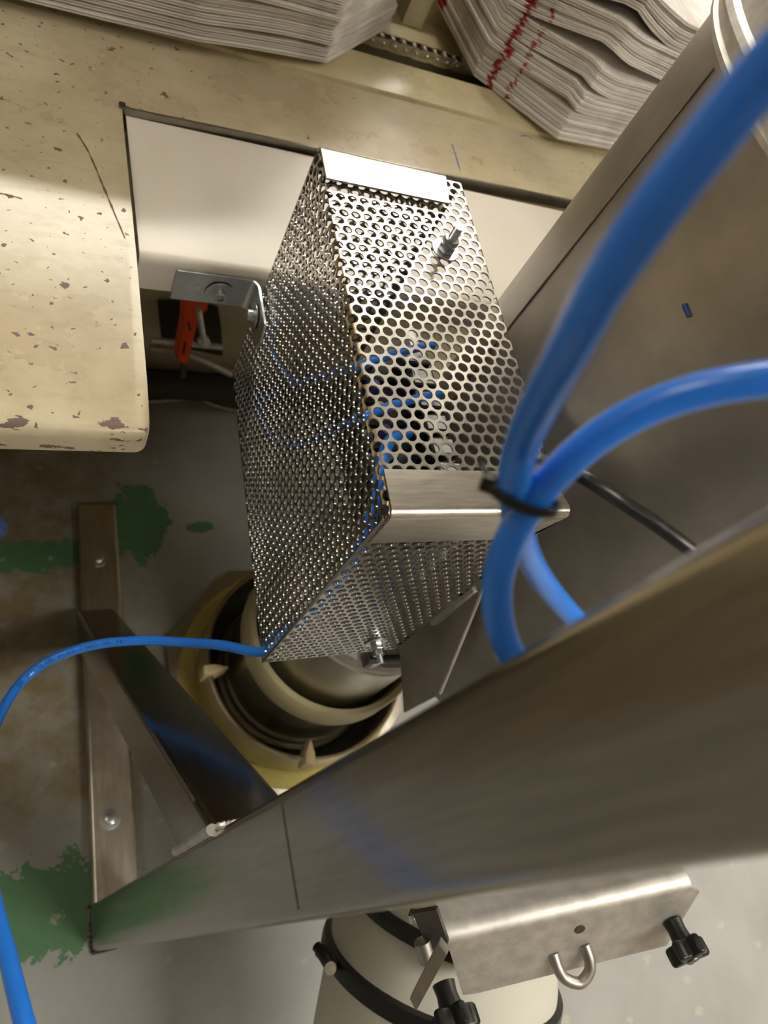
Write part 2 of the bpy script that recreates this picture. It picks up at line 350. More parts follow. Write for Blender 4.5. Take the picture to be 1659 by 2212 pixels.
# ------------------------------------------------------------------ steel tank (right)
TX, TY, TR = 0.725, 0.338, 0.300
tk = thing('storage_tank', (TX, TY, 0.0), 'big round satin steel tank with a rolled collar behind the blue hoses', 'tank')
TM = Matrix.Translation((TX, TY, 0)); zc = H - 0.165
obj('tank_shell', lathe([(TR, zc), (TR, 0.585), (TR - 0.004, 0.575), (0.12, 0.40), (0.11, 0.39), (0.11, 0.34)], TM, n=128), M['tank'], tk)
zc = H - 0.165
obj('collar', lathe([(TR - 0.002, zc - 0.004), (TR + 0.003, zc - 0.004), (TR + 0.006, zc - 0.002), (TR + 0.007, zc + 0.002), (TR + 0.004, zc + 0.004), (TR + 0.004, zc + 0.010), (TR + 0.008, zc + 0.012), (TR + 0.010, zc + 0.016), (TR + 0.008, zc + 0.020), (TR + 0.003, zc + 0.022), (TR + 0.001, zc + 0.03), (TR + 0.001, 1.9), (TR - 0.01, 1.9)], TM, n=128), M['satin'], tk, 'rolled double collar')
az = math.radians(44.6)
def cyl_hit(p, r=TR):
    d = ray(p); a = d.x ** 2 + d.y ** 2; b = -2 * (d.x * TX + d.y * TY); c = TX * TX + TY * TY - r * r
    dd = b * b - 4 * a * c; return Vector((0, 0, H)) + d * ((-b - math.sqrt(max(dd, 0))) / (2 * a))
s1 = cyl_hit((1090, 720)); a1 = math.atan2(s1.y - TY, s1.x - TX)
sm = bmesh.new(); rr = TR + 0.0006
add_tube(sm, [(TX + rr * math.cos(a1), TY + rr * math.sin(a1), z) for z in (0.60, 0.9, zc - 0.01)], 0.0009, n=8, smooth=0)
obj('weld_seam', sm, M['tank'], tk)
mk = bmesh.new(); pts = [cyl_hit(p, TR + 0.001) for p in [(1477, 657), (1481, 668), (1488, 684)]]; add_tube(mk, pts, 0.0016, n=6, smooth=3)
obj('pen_mark', mk, M['blueink'], tk, 'short dark blue pen mark')
# legs (behind, carry the tank)
for k in range(4):
    a = math.radians([-15, 75, 165, 255][k] + 10); x, y = TX + 0.26 * math.cos(a), TY + 0.26 * math.sin(a)
    if x < 0.62: continue
    obj('leg', box((x, y, 0.30), (0.04, 0.04, 0.60), bev=0.004), M['tank'], tk)
# gusset plate under the tank side
GX = 0.4405
gp = [(0.30, 0.80), (0.233, 0.795), (0.16, 0.653), (0.163, 0.557), (0.237, 0.585), (0.33, 0.60)]
Myz = Matrix(((0, 0, 1, 0), (1, 0, 0, 0), (0, 1, 0, 0), (0, 0, 0, 1)))      # local x->Y, y->Z, z->X
obj('gusset_plate', prism(gp, GX, GX + 0.004, M=Myz, bev=0.0006), M['tank'], tk, 'dark steel gusset plate')
obj('edge_bar', tube([(GX, 0.233, 0.797), (GX, 0.16, 0.655)], 0.0022, n=8, smooth=0), M['satin'], tk)
obj('upright_bar', box((GX - 0.004, 0.236, 0.735), (0.008, 0.012, 0.10), bev=0.001), M['satin'], tk)
obj('lower_cuff', lathe([(0.11, 0.36), (0.118, 0.36), (0.118, 0.31), (0.112, 0.30), (0.0, 0.30)], TM, n=48), M['rubber'], tk, 'black rubber cuff')

# ------------------------------------------------------------------ table with recessed white panel
TT = H - 0.575                             # 0.825 table top
tb = thing('machine_table', (0.1, 0.8, 0), 'chipped cream painted machine table with a notch cut for the white panel', 'table')
TH = 0.030
XL, XR = -0.9, 1.7
def slab_L():
    t = bmesh.new()
    pts = [(XL, 0.384), (0.1175, 0.384), (0.1215, 0.60), (0.1235, 0.828), (0.76, 0.845), (XR, 0.872), (XR, 1.00), (XL, 1.00)]
    vs = [t.verts.new((x, y, TT - TH)) for x, y in pts]; f = t.faces.new(vs)
    r = bmesh.ops.extrude_face_region(t, geom=[f]); up = [e for e in r['geom'] if isinstance(e, bmesh.types.BMVert)]
    bmesh.ops.translate(t, vec=(0, 0, TH), verts=up); bmesh.ops.recalc_face_normals(t, faces=t.faces)
    def near(e, x, y): return all(abs(v.co.x - x) < 1e-4 and abs(v.co.y - y) < 1e-4 for v in e.verts)
    ed = [e for e in t.edges if near(e, 0.1175, 0.384)]
    bmesh.ops.bevel(t, geom=ed, offset=0.012, segments=5, affect='EDGES', profile=0.5)
    ed = [e for e in t.edges if all(v.co.z > TT - 1e-4 for v in e.verts) and all(v.co.y < 0.40 for v in e.verts)]
    bmesh.ops.bevel(t, geom=ed, offset=0.010, segments=5, affect='EDGES', profile=0.5)
    return t
obj('tabletop', slab_L(), M['table'], tb)
es = bmesh.new()
add_box(es, ((0.1235 + 1.3) / 2, 0, TT - 0.006), (1.18, 0.003, 0.016), M=Matrix.Translation((0, 0.8275 - 0.1235 * 0.0267 - 0.0, 0)) @ Matrix.Shear('XY', 4, (0, 0)) @ Matrix.Rotation(math.atan(0.0267), 4, 'Z'))
obj('edge_strip', es, M['edge'], tb, 'bare steel edge strip along the notch')
obj('corner_tip', box((0.1245, 0.832, TT - 0.004), (0.008, 0.012, 0.012), bev=0.002), M['darksteel'], tb, 'dark dented corner tip')
obj('side_edge', prism([(0.1178, 0.60), (0.1212, 0.60), (0.1245, 0.83), (0.1205, 0.83)], TT - 0.035, TT - 0.002), M['darksteel'], tb)
# table support behind: cabinet body below
obj('cabinet_front', box(((XL + XR) / 2, 1.075, 0.43), (XR - XL, 0.03, 0.72)), M['body'], tb, 'cream machine cabinet front under the table')
obj('plinth', box(((XL + XR) / 2, 1.055, 0.035), (XR - XL, 0.05, 0.07), bev=0.004), M['dark'], tb)
obj('side_panel', box((XL + 0.02, 0.72, 0.41), (0.03, 0.62, 0.77)), M['body'], tb)
obj('side_panel', box((XR - 0.02, 1.0, 0.41), (0.03, 0.2, 0.77)), M['body'], tb)
# long scratch and pen marks
def strip(pts, wd, z, seed=0):
    rnd = random.Random(seed); P = spline([Vector((p.x, p.y, z)) for p in pts], 8); b = bmesh.new(); prev = None
    for i, p in enumerate(P):
        t = (P[min(i + 1, len(P) - 1)] - P[max(0, i - 1)]).normalized(); n = Vector((-t.y, t.x, 0)); ww = wd * (0.4 + rnd.random() * 0.8)
        cur = [b.verts.new(p + n * ww), b.verts.new(p + n * ww * 0.3 + Vector((0, 0, 0.0002))), b.verts.new(p - n * ww)]
        if prev: b.faces.new((prev[0], cur[0], cur[1], prev[1])); b.faces.new((prev[1], cur[1], cur[2], prev[2]))
        prev = cur
    return b
obj('scratch', strip([atD(p, 0.575) for p in [(166, 288), (192, 330), (222, 400), (247, 460), (270, 515)]], 0.0012, TT + 0.0003, 1), M['scratch'], tb, 'long brown scratch')
obj('scratch', strip([atD(p, 0.575) for p in [(0, 418), (22, 422), (48, 430)]], 0.0008, TT + 0.0003, 2), M['scratch'], tb)
obj('pen_mark', strip([atD(p, 0.575) for p in [(976, 312), (984, 335), (994, 370)]], 0.0012, TT + 0.0003, 3), M['blueink'], tb, 'blue pen line')
obj('pen_mark', strip([atD(p, 0.575) for p in [(1122, 295), (1135, 293), (1149, 299)]], 0.0011, TT + 0.0003, 4), M['blueink'], tb, 'short blue pen dash')
# far side: raised rail, chain channel, back tray
def xz_prof(prof, x0, x1, slope=0.0):
    b = bmesh.new(); A = [b.verts.new((x0, y + slope * x0, z)) for y, z in prof]; B = [b.verts.new((x1, y + slope * x1, z)) for y, z in prof]
    n = len(prof)
    for i in range(n): b.faces.new((A[i], A[(i + 1) % n], B[(i + 1) % n], B[i]))
    b.faces.new(A[::-1]); b.faces.new(B); return b
obj('guide_rail', xz_prof([(0.985, TT + 0.001), (0.987, TT + 0.005), (1.045, TT + 0.016), (1.052, TT + 0.014), (1.052, TT - 0.03), (0.985, TT - 0.03)], XL, XR, 0.012), M['cream'], tb, 'raised cream guide rail in front of the chain')
obj('back_tray', xz_prof([(1.052, TT - 0.04), (1.19, TT - 0.04), (1.19, TT - 0.02), (1.26, TT - 0.015), (1.262, TT + 0.03), (1.9, TT + 0.03), (1.9, TT - 0.06), (1.052, TT - 0.06)], XL, XR), M['cream'], tb, 'cream tray with chain channel')
obj('back_panel', box(((XL + XR) / 2, 1.88, 0.45), (XR - XL, 0.03, 0.70)), M['body'], tb)

# white recessed panel with bracket fold
PZ = H - 0.591
wp = thing('white_panel', (0.5, 0.73, PZ - 0.05), 'white painted folded sheet panel recessed in the cream table', 'panel')
def folded():
    prof = [(0.826, PZ + 0.006), (0.826, PZ + 0.009)]
    r = 0.010
    for k in range(7):
        a = math.pi / 2 + k / 6 * math.pi / 2; prof.append((0.617 + r + r * math.cos(a), PZ - r + r * math.sin(a)))
    prof += [(0.617, PZ - 0.046), (0.619, PZ - 0.048), (0.640, PZ - 0.048), (0.640, PZ - 0.046), (0.620, PZ - 0.045), (0.620, PZ - 0.008), (0.625, PZ - 0.003)]
    return xz_prof(prof, 0.1285, 1.15)
obj('sheet', folded(), M['panel'], wp)
obj('cross_rail', box((0.66, 0.80, PZ - 0.037), (1.3, 0.03, 0.06), bev=0.003), M['body'], tb)
obj('fold_line', box((0.6, 0.633, PZ + 0.0002), (0.94, 0.0003, 0.0002)), M['panel'], wp)

# ------------------------------------------------------------------ perforated guard cage
CX0, CY0, CY1, CW, CT = 0.243, 0.2195, 0.606, 0.160, H - 0.42
CH = 0.335; CB = CT - CH
cg = thing('machine_guard', (CX0 + 0.08, 0.41, CB), 'perforated stainless steel guard box between the tank and the table', 'guard')
def sh(x, y): return x + 0.054 * (y - CY0)
def lattice(bm, U, V, fmap, p=0.012, hr=0.0048, n=24, thick=0.0015, u_open=False):
    """perforated sheet over [0,U]x[0,V]; fmap(u, v, depth) -> world. Rows run along u, spacing p*sqrt(3)/2 in v."""
    rs = p * math.sqrt(3) / 2; nr = int(V / rs); v0 = (V - (nr - 1) * rs) / 2
    verts = []; faces = []
    ang = [2 * math.pi * (k + 0.5) / n for k in range(n)]
    R = p / math.sqrt(3)
    def hexr(a):   # boundary of hexagon with vertices at 30+60k degrees
        b = (a - math.radians(30)) % (math.pi / 3) - math.pi / 6
        return R * math.cos(math.pi / 6) / math.cos(b)
    # make cell boundary hit the exact hexagon corners
    ang = [math.radians(30) + 2 * math.pi * k / n for k in range(n)]
    hb = [(hexr(a) * math.cos(a), hexr(a) * math.sin(a)) for a in ang]
    for j in range(nr):
        off = 0 if j % 2 == 0 else p / 2; cv = v0 + j * rs
        cnt = int((U - off) / p + (0.5 if u_open else 0.02)); us = [p / 2 + off + i * p for i in range(cnt)]
        solid = []
        for cu in us:
            if cu - hr < 0.0006: continue
            if cu + hr > U - 0.0006:
                if not u_open: solid.append(cu); continue
            base = len(verts)
            cut = u_open and cu + hr > U - 0.0006
            for k in range(n):
                u, v = cu + hb[k][0], min(max(cv + hb[k][1], 0), V)
                if j == 0 and hb[k][1] < -R * 0.45: v = 0
                if j == nr - 1 and hb[k][1] > R * 0.45: v = V
                hu, hv = cu + hr * math.cos(ang[k]), cv + hr * math.sin(ang[k])
                u = min(u, U); hu = min(hu, U)
                verts += [fmap(u, v, 0), fmap(hu, hv, 0), fmap(hu, hv, thick), fmap(u, v, thick)]
            for k in range(n):
                a = base + 4 * k; b = base + 4 * ((k + 1) % n)
                if cut and ang[k] % (2 * math.pi) < 0: continue
                if cut and verts[a] == verts[a + 1] and verts[b] == verts[b + 1]: continue
                faces += [(a, b, b + 1, a + 1), (a + 1, b + 1, b + 2, a + 2), (a + 2, b + 2, b + 3, a + 3)]
        # solid margins at both ends
        lo = us[0] - p / 2; hi = (us[-1] + p / 2) if not solid else (solid[0] - p / 2)
        for (ua, ub) in ((0, lo), (hi, U)):
            if ub - ua < 0.0004: continue
            va, vb = (0 if j == 0 else cv - rs / 2), (V if j == nr - 1 else cv + rs / 2)
            m = max(1, int((ub - ua) / 0.006)); 
            for q_ in range(m):
                x0 = ua + (ub - ua) * q_ / m; x1 = ua + (ub - ua) * (q_ + 1) / m; base = len(verts)
                verts += [fmap(x0, va, 0), fmap(x1, va, 0), fmap(x1, vb, 0), fmap(x0, vb, 0), fmap(x0, va, thick), fmap(x1, va, thick), fmap(x1, vb, thick), fmap(x0, vb, thick)]
                faces += [(base, base + 1, base + 2, base + 3), (base + 4, base + 7, base + 6, base + 5)]
    return verts, faces
def wrap_side_top(u, v, d):
    # u: up the left side, round the fold, across the top; v along y
    r = 0.006; L1 = CH - r; arc = math.pi / 2 * r; y = CY0 + v
    if u <= L1: x, z = CX0 + d, CB + u
    elif u <= L1 + arc:
        a = (u - L1) / r; x = CX0 + r - (r - d) * math.cos(a); z = CT - r + (r - d) * math.sin(a)
    else: x = CX0 + r + (u - L1 - arc); z = CT - d
    return (sh(x, y), y, z)
def mesh_part(name, vf, mat, parent, label=None):
    v, f = vf; off = worldloc(parent); me = bpy.data.meshes.new(name)
    me.from_pydata([(a - off.x, b - off.y, c - off.z) for a, b, c in v], [], f); me.validate(); me.update()
    me.materials.append(mat); o = bpy.data.objects.new(name, me); COL.objects.link(o); o.parent = parent
    bm = bmesh.new(); bm.from_mesh(me); bmesh.ops.remove_doubles(bm, verts=bm.verts, dist=0.00002); bmesh.ops.recalc_face_normals(bm, faces=bm.faces); bm.to_mesh(me); bm.free()
    me.shade_smooth(); me.set_sharp_from_angle(angle=math.radians(40))
    if label: o['label'] = label
    return o
LU = (CH - 0.006) + math.pi / 2 * 0.006 + (CW - 0.006)
mesh_part('folded_mesh_sheet', lattice(None, LU, CY1 - CY0, wrap_side_top, u_open=True), M['perf'], cg, 'perforated sheet folded over the left side and top')
def front_map(yy): 
    def f(u, v, d): y = yy + (d if yy < 0.4 else -d); return (sh(CX0 + u, y), y, CB + v)
    return f
mesh_part('front_mesh_sheet', lattice(None, CW, CH - 0.001, front_map(CY0)), M['perf'], cg, 'perforated sheet closing the near end')
mesh_part('back_mesh_sheet', lattice(None, CW, CH - 0.001, front_map(CY1)), M['perf'], cg, 'perforated sheet closing the far end')
# corner welds
wd = bmesh.new(); add_tube(wd, [(sh(CX0 + 0.001, CY0), CY0 + 0.001, z) for z in (CB, CB + 0.1, CB + 0.2, CT - 0.008)], 0.0017, n=8); obj('weld_seam', wd, M['perf'], cg)
wd = bmesh.new(); add_tube(wd, [(sh(CX0 + x, CY0), CY0 + 0.001, CT - 0.0005) for x in (0.004, 0.02)], 0.0016, n=8, smooth=0); obj('weld_seam', wd, M['weld'], cg)
# angle plates over near and far top edges
def angle_plate(y0, y1, x0, x1, drop, sgn, name, label, lift=0.0016, cham=0.02):
    """profile in (y, z) swept along x; sgn -1 drops at the near side, +1 at the far side"""
    t = 0.0022; zt = CT + lift + t; r = 0.007
    ye = y0 if sgn < 0 else y1; yo = y1 if sgn < 0 else y0
    prof = [(yo, zt)]
    for k in range(7):
        a = k / 6 * math.pi / 2; prof.append((ye - sgn * r + sgn * r * math.sin(a), zt - r + r * math.cos(a)))
    prof.append((ye, zt - drop))
    n = len(prof); b = bmesh.new(); cols = []
    xs = [x0 + (x1 - x0) * i / 12 for i in range(13)]
    for i, x in enumerate(xs):
        col = []
        for (y, z) in prof: col.append(b.verts.new((sh(x, y), y, z)))
        cols.append(col)
    for A, B in zip(cols, cols[1:]):
        for k in range(n - 1): b.faces.new((A[k], A[k + 1], B[k + 1], B[k]))
    # round off the outer corner on the right
    for v in cols[-1]:
        pass
    c0 = cols[-1][-1]; c0.co.x -= cham; c1 = cols[-1][0]; c1.co.x -= cham * 0.5
    cols[-1][-2].co.x -= 0.0
    bmesh.ops.recalc_face_normals(b, faces=b.faces)
    up = sum((f.normal.z for f in b.faces))
    if up < 0: bmesh.ops.reverse_faces(b, faces=b.faces)
    r_ = bmesh.ops.solidify(b, geom=b.faces[:], thickness=t)
    return obj(name, b, M['plate'], cg, label)
angle_plate(CY0 - 0.0025, CY0 + 0.036, CX0 + 0.002, CX0 + CW + 0.004, 0.045, -1, 'angle_plate', 'brushed angle plate on the near top edge')
angle_plate(CY1 - 0.044, CY1 + 0.0025, CX0 + 0.002, CX0 + CW - 0.022, 0.03, 1, 'angle_plate', 'shiny folded plate on the far top edge', lift=0.004, cham=0.012)
def bolt(parent, P, n, up=(1, 0, 0), wr=0.014, hexr=0.0085, stud=0.018, socket=False, mat='zinc', names=('washer', 'nut')):
    Mx = frame(Vector(P), up, n)
    parent = obj(names[0], lathe([(0, 0), (wr * 0.97, 0), (wr, 0.0004), (wr, 0.0016), (wr * 0.97, 0.002), (0, 0.002)], Mx, n=32), M[mat], parent)
    if socket:
        obj('bolt_head', lathe([(0, 0.002), (hexr, 0.002), (hexr, 0.0085), (hexr * 0.9, 0.0095), (hexr * 0.55, 0.0095), (hexr * 0.5, 0.0055), (0, 0.0055)], Mx, n=24), M[mat], parent); return
    obj(names[1], prism(hexpts(hexr), 0.002, 0.0095, M=Mx, bev=0.0006), M[mat], parent)
    obj('second_nut' if stud > 0.02 else 'locknut', prism(hexpts(hexr * 0.96, 0.4), 0.0097, 0.016, M=Mx, bev=0.0006), M[mat], parent)
    th = [(0, 0.016)]; z = 0.016; r = hexr * 0.52
    while z < stud + 0.008: th += [(r, z), (r * 0.86, z + 0.0006), (r, z + 0.0012)]; z += 0.0012
    th += [(0, z)]
    obj('stud', lathe(th, Mx, n=16), M[mat], parent)
bolt(cg, (0.373, 0.500, CT + 0.0003), (0, 0, 1), stud=0.020)
pb = aty((812, 1385), CY0)
bolt(cg, (pb.x, CY0 - 0.0005, pb.z), (0, -1, 0), stud=0.016, wr=0.013, hexr=0.0075)
# ------------------------------------------------------------------ zinc bracket joining cage and panel
br = thing('angle_bracket', (0.25, 0.60, 0.78), 'zinc plated right-angle bracket bolting the guard to the white panel', 'bracket')
bxm = sh(CX0, 0.58) - 0.003
def bracket():
    b = bmesh.new(); t = 0.0025; r = 0.013; zt, zb = H - 0.601, H - 0.645
    pts = [(0.168, 0.6165), (bxm - r, 0.6165)]
    for k in range(1, 6):
        a = math.pi / 2 - k / 6 * math.pi / 2; pts.append((bxm - r + r * math.cos(a), 0.6165 - r + r * math.sin(a)))
    pts += [(bxm, 0.6165 - r), (bxm - 0.0015, 0.545)]
    cols = []
    for x, y in pts: cols.append([b.verts.new((x, y, z)) for z in (zb, (zb + zt) / 2, zt)])
    for A, B in zip(cols, cols[1:]):
        for k in range(2): b.faces.new((A[k], A[k + 1], B[k + 1], B[k]))
    cols[-1][0].co.y += 0.006; cols[-1][2].co.y += 0.006
    bmesh.ops.recalc_face_normals(b, faces=b.faces); bmesh.ops.solidify(b, geom=b.faces[:], thickness=t)
    ed = [e for e in b.edges if e.is_manifold and e.calc_face_angle(0) > 1.0]
    bmesh.ops.bevel(b, geom=ed, offset=0.0006, segments=2, affect='EDGES'); return b
obj('plate', bracket(), M['zinc'], br)
pc = aty((473, 632), 0.6135)
bolt(br, (pc.x, 0.6128, pc.z), (0, -1, 0), socket=True, wr=0.0158, hexr=0.0075)
pc = atx((524, 678), bxm - 0.0035); bolt(br, (bxm - 0.0045, 0.583, H - 0.624), (-1, 0, 0), up=(0, 0, 1), socket=True, wr=0.0145, hexr=0.0072)
pc = aty((426, 622), 0.6134)
obj('hole_liner', lathe([(0, 0), (0.0036, 0), (0.0036, 0.0006), (0, 0.0006)], frame(Vector((pc.x, 0.6136, pc.z)), (1, 0, 0), (0, -1, 0)), n=20), M['panel'], br, 'open round hole showing the cream panel')

# ------------------------------------------------------------------ inside the cage: valve block
vx = 0.345
vb = thing('valve_block', (vx, 0.37, CT - 0.28), 'row of dark solenoid valves with white labels inside the guard box', 'valve')
obj('base_rail', box((0.39, 0.38, CT - 0.17), (0.012, 0.24, 0.12), bev=0.002), M['satin'], vb)
obj('mount_leg', box((0.39, 0.38, CT - 0.27), (0.010, 0.03, 0.10)), M['satin'], vb)
for k in range(7):
    y = 0.285 + 0.027 * k
    vbody = obj('valve_body', box((0.345, y, CT - 0.15), (0.078, 0.023, 0.06), bev=0.003), M['teal' if k < 4 else 'dark'], vb)
    obj('coil', box((0.372, y, CT - 0.105), (0.028, 0.021, 0.032), bev=0.002), M['black'], vbody)
    obj('label_sticker', box((0.372, y, CT - 0.0885), (0.022, 0.015, 0.0006)), M['label'], vbody)
    obj('fitting', lathe([(0, 0), (0.0075, 0), (0.0075, 0.012), (0.0055, 0.016), (0, 0.016)], frame(Vector((0.325, y, CT - 0.12)), (1, 0, 0), (0, 0, 1)), n=16), M['navy' if k % 2 else 'chrome'], vbody)
# blue tubes
TRD = 0.0055
def hose(name, pts, label, r=TRD, mat='blue', cat='hose', group=None, n=20):
    o = obj(name, tube(pts, r, n=n), M[mat]); return finish(o, label, cat, group)
hose('air_hose', [atD((935, 745), 0.50), atD((860, 762), 0.49), atD((770, 792), 0.485), atx((690, 815), 0.292), atx((635, 826), 0.284), atx((600, 790), 0.280), atx((582, 740), 0.280), atx((600, 690), 0.285)], 'upper blue air hose looping inside the guard box', 0.0042)
hose('air_hose', [atD((950, 850), 0.50), atD((860, 872), 0.49), atD((770, 905), 0.48), atx((690, 945), 0.285), atx((630, 962), 0.277), atx((580, 940), 0.275), atx((560, 885), 0.275), atx((590, 850), 0.280)], 'lower blue air hose looping inside the guard box', 0.0042)
# long hose: from cage down its inner near corner, out to the left, round and back in at the lower left
pe = atZ((565, 1408), 0.80)
L1, L0 = atZ((85, 2320), 0.38), atZ((50, 2200), 0.41); dd_ = L1 - L0      # outside the picture the hose bends down to the floor
drop = [L1 + dd_ * 1.2, L1 + dd_ * 2.3 + Vector((-0.01, -0.005, -0.02)), L1 + dd_ * 3.0 + Vector((-0.03, -0.03, -0.10)), L1 + dd_ * 3.0 + Vector((-0.06, -0.05, -0.30))]
drop += [Vector((drop[-1].x - 0.02, drop[-1].y - 0.02, 0.30)), Vector((drop[-1].x - 0.05, drop[-1].y - 0.06, 0.03)), Vector((drop[-1].x - 0.12, drop[-1].y - 0.16, 0.0056))]
hose('air_hose', [atD((880, 935), 0.51), atD((835, 965), 0.49), Vector((0.268, 0.250, H - 0.50)), Vector((0.272, 0.240, H - 0.58)), Vector((0.275, 0.242, H - 0.66)), Vector((0.272, 0.245, H - 0.715)),
    Vector((0.256, 0.242, H - 0.738)), pe, atZ((480, 1394), 0.83), atZ((400, 1388), 0.86), atZ((300, 1384), 0.88), atZ((200, 1394), 0.88), atZ((110, 1425), 0.87), atZ((45, 1475), 0.85), atZ((0, 1545), 0.80),
    atZ((-40, 1650), 0.72), atZ((-45, 1780), 0.62), atZ((-20, 1920), 0.53), atZ((15, 2060), 0.46), atZ((50, 2200), 0.41), atZ((85, 2320), 0.38)] + drop,
    'long blue hose arching left out of the guard box and down past the stand', TRD)
# printed text on the long hose (flat print wrapped on the tube)
def hose_text(body, p0, p1, pm, size):
    cu = bpy.data.curves.new('print', 'FONT'); cu.body = body; cu.size = size; cu.align_x = 'LEFT'; cu.align_y = 'CENTER'; cu.resolution_u = 2
    to = bpy.data.objects.new('tmp', cu); COL.objects.link(to); bpy.context.view_layer.update()
    dg = bpy.context.evaluated_depsgraph_get(); me = bpy.data.meshes.new_from_object(to.evaluated_get(dg)); COL.objects.unlink(to); bpy.data.objects.remove(to)
    return me
def wrap_text(me, path, r, start, facing):
    P = spline(path, 24); L = [0]
    for a, b in zip(P, P[1:]): L.append(L[-1] + (b - a).length)
    b = bmesh.new(); b.from_mesh(me); bmesh.ops.triangulate(b, faces=b.faces)
    for v in b.verts:
        s = start + v.co.x; i = min(max(0, next((k for k in range(len(L) - 1) if L[k + 1] > s), len(L) - 2)), len(L) - 2)
        t = (P[i + 1] - P[i]).normalized(); c = P[i] + t * (s - L[i]); f = (Vector((0, 0, H)) - c).normalized(); f = (f - t * f.dot(t)).normalized(); side = f.cross(t) * facing
        a = v.co.y / r; v.co = c + (f * math.cos(a) + side * math.sin(a)) * (r + 0.00025)
    return b
path = [atZ((480, 1394), 0.83), atZ((400, 1388), 0.86), atZ((300, 1384), 0.88), atZ((200, 1394), 0.88), atZ((110, 1425), 0.87), atZ((45, 1475), 0.85), atZ((0, 1545), 0.80)]
tm = hose_text('- 8 x 1 mm - CoPA12 - C.STAR - 05013210 - 25 - 2000', 0, 0, 0, 0.0062)
hz = [o for o in bpy.data.objects if o.name.startswith('air_hose')][-1]
obj('printed_text', wrap_text(tm, path, TRD, 0.135, 1), M['ink'], hz, 'small black printed lettering', smooth=False)

# ------------------------------------------------------------------ near hoses, tie, cable
hr = 0.0055
A = [((1800, 20), .125), ((1659, 150), .134), ((1530, 305), .142), ((1405, 465), .152), ((1300, 620), .165), ((1226, 760), .182), ((1168, 870), .205), ((1128, 960), .228), ((1112, 1045), .242), ((1118, 1130), .27), ((1145, 1210), .31), ((1195, 1285), .345), ((1265, 1360), .375), ((1360, 1440), .40)]
hose('air_hose', [atZ(p, z) for p, z in A], 'thick blurred blue hose rising to the upper right corner in front of the tank', hr, n=28)
B = [((1800, 800), .212), ((1659, 818), .216), ((1520, 842), .222), ((1400, 882), .228), ((1290, 945), .234), ((1205, 1020), .240), ((1150, 1085), .246), ((1100, 1170), .254), ((1075, 1260), .262), ((1080, 1350), .270), ((1112, 1430), .280), ((1170, 1510), .29)]
hose('air_hose', [atZ(p, z) for p, z in B], 'blue hose curving to the right edge of the picture from the black tie', hr, n=28)
tie = thing('cable_tie', atZ((1130, 1075), 0.245), 'black cable tie holding the two near blue hoses together', 'cable tie')
ax = (atZ((1150, 1030), 0.243) - atZ((1105, 1130), 0.252)).normalized()
c0 = atZ((1132, 1072), 0.2455); ux = (atZ((1185, 1098), 0.2455) - c0); ux = (ux - ax * ux.dot(ax)).normalized(); uy = ax.cross(ux)
loop = [c0 + ux * (0.0112 * math.cos(a)) + uy * (0.0078 * math.sin(a)) for a in [2 * math.pi * k / 24 for k in range(25)]]
def band(P, axis, wdt, th):
    b = bmesh.new(); cols = []
    cen = sum(P[:-1], Vector()) / (len(P) - 1)
    for p in P:
        o_ = (p - cen).normalized(); cols.append([b.verts.new(p + axis * wdt + o_ * 0), b.verts.new(p + axis * wdt + o_ * th), b.verts.new(p - axis * wdt + o_ * th), b.verts.new(p - axis * wdt)])
    for X_, Y_ in zip(cols, cols[1:]):
        for k in range(4): b.faces.new((X_[k], X_[(k + 1) % 4], Y_[(k + 1) % 4], Y_[k]))
    return b
obj('strap', band(loop, ax, 0.0017, 0.0013), M['black'], tie)
hd = c0 - ux * 0.0125
obj('head', box((0, 0, 0), (0.005, 0.005, 0.006), M=frame(hd, ux, ax), bev=0.0007), M['black'], tie)
obj('tail', tube([hd, atZ((1058, 1035), 0.25), atZ((1046, 1012), 0.252), atZ((1036, 1000), 0.254)], 0.0011, n=8), M['black'], tie)
hose('cable', [Vector((0.392, 0.225, H - 0.425)), atZ((1120, 1000), 0.50), atZ((1165, 994), 0.44), atZ((1255, 1028), 0.40), atZ((1345, 1085), 0.40), atZ((1425, 1138), 0.40), atZ((1500, 1195), 0.405), atZ((1580, 1262), 0.43), cyl_hit((1640, 1330), TR)], 'black round cable running from the guard box behind the steel column', 0.0042, 'black', 'cable')

# ------------------------------------------------------------------ stand: column, brace, foot
st = thing('support_stand', (0.15, 0.014, 0), 'square stainless steel column with diagonal brace and long floor foot', 'stand')
def sqtube(x0, x1, y0, y1, z0, z1, r, t=0.003, seg=5):
    pts = []
    for cx, cy, a0 in ((x1 - r, y1 - r, 0), (x0 + r, y1 - r, 90), (x0 + r, y0 + r, 180), (x1 - r, y0 + r, 270)):
        for k in range(seg + 1):
            a = math.radians(a0 + 90 * k / seg); pts.append((cx + r * math.cos(a), cy + r * math.sin(a)))
    return pts
CXA, CXB, CYA, CYB = 0.1125, 0.180, -0.0175, 0.0485
LEAN = (0.021, 0.001)                      # the column leans a little
def lean(bm):
    for v in bm.verts: v.co.x += LEAN[0] * v.co.z; v.co.y += LEAN[1] * v.co.z
    return bm
obj('column', lean(prism(sqtube(CXA, CXB, CYA, CYB, 0, 1, 0.007), 0.0, 1.72)), M['column'], st)
gz = H - 0.418
obj('joint_line', lean(box((CXA - 0.0001, 0.0155, gz), (0.0006, 0.053, 0.0010))), M['darksteel'], st)
Mxz = Matrix(((1, 0, 0, 0), (0, 0, 1, 0), (0, 1, 0, 0), (0, 0, 0, 1)))
FZ = 0.035
def skew(bm):
    for v in bm.verts: v.co.x += 0.0175 * v.co.y
    return bm
obj('foot', skew(prism([(a, b) for a, b in sqtube(0.1145, 0.184, 0.0, FZ, 0, 0, 0.007)], 0.0, 0.745, M=Mxz)), M['foot'], st, 'bolted floor foot')
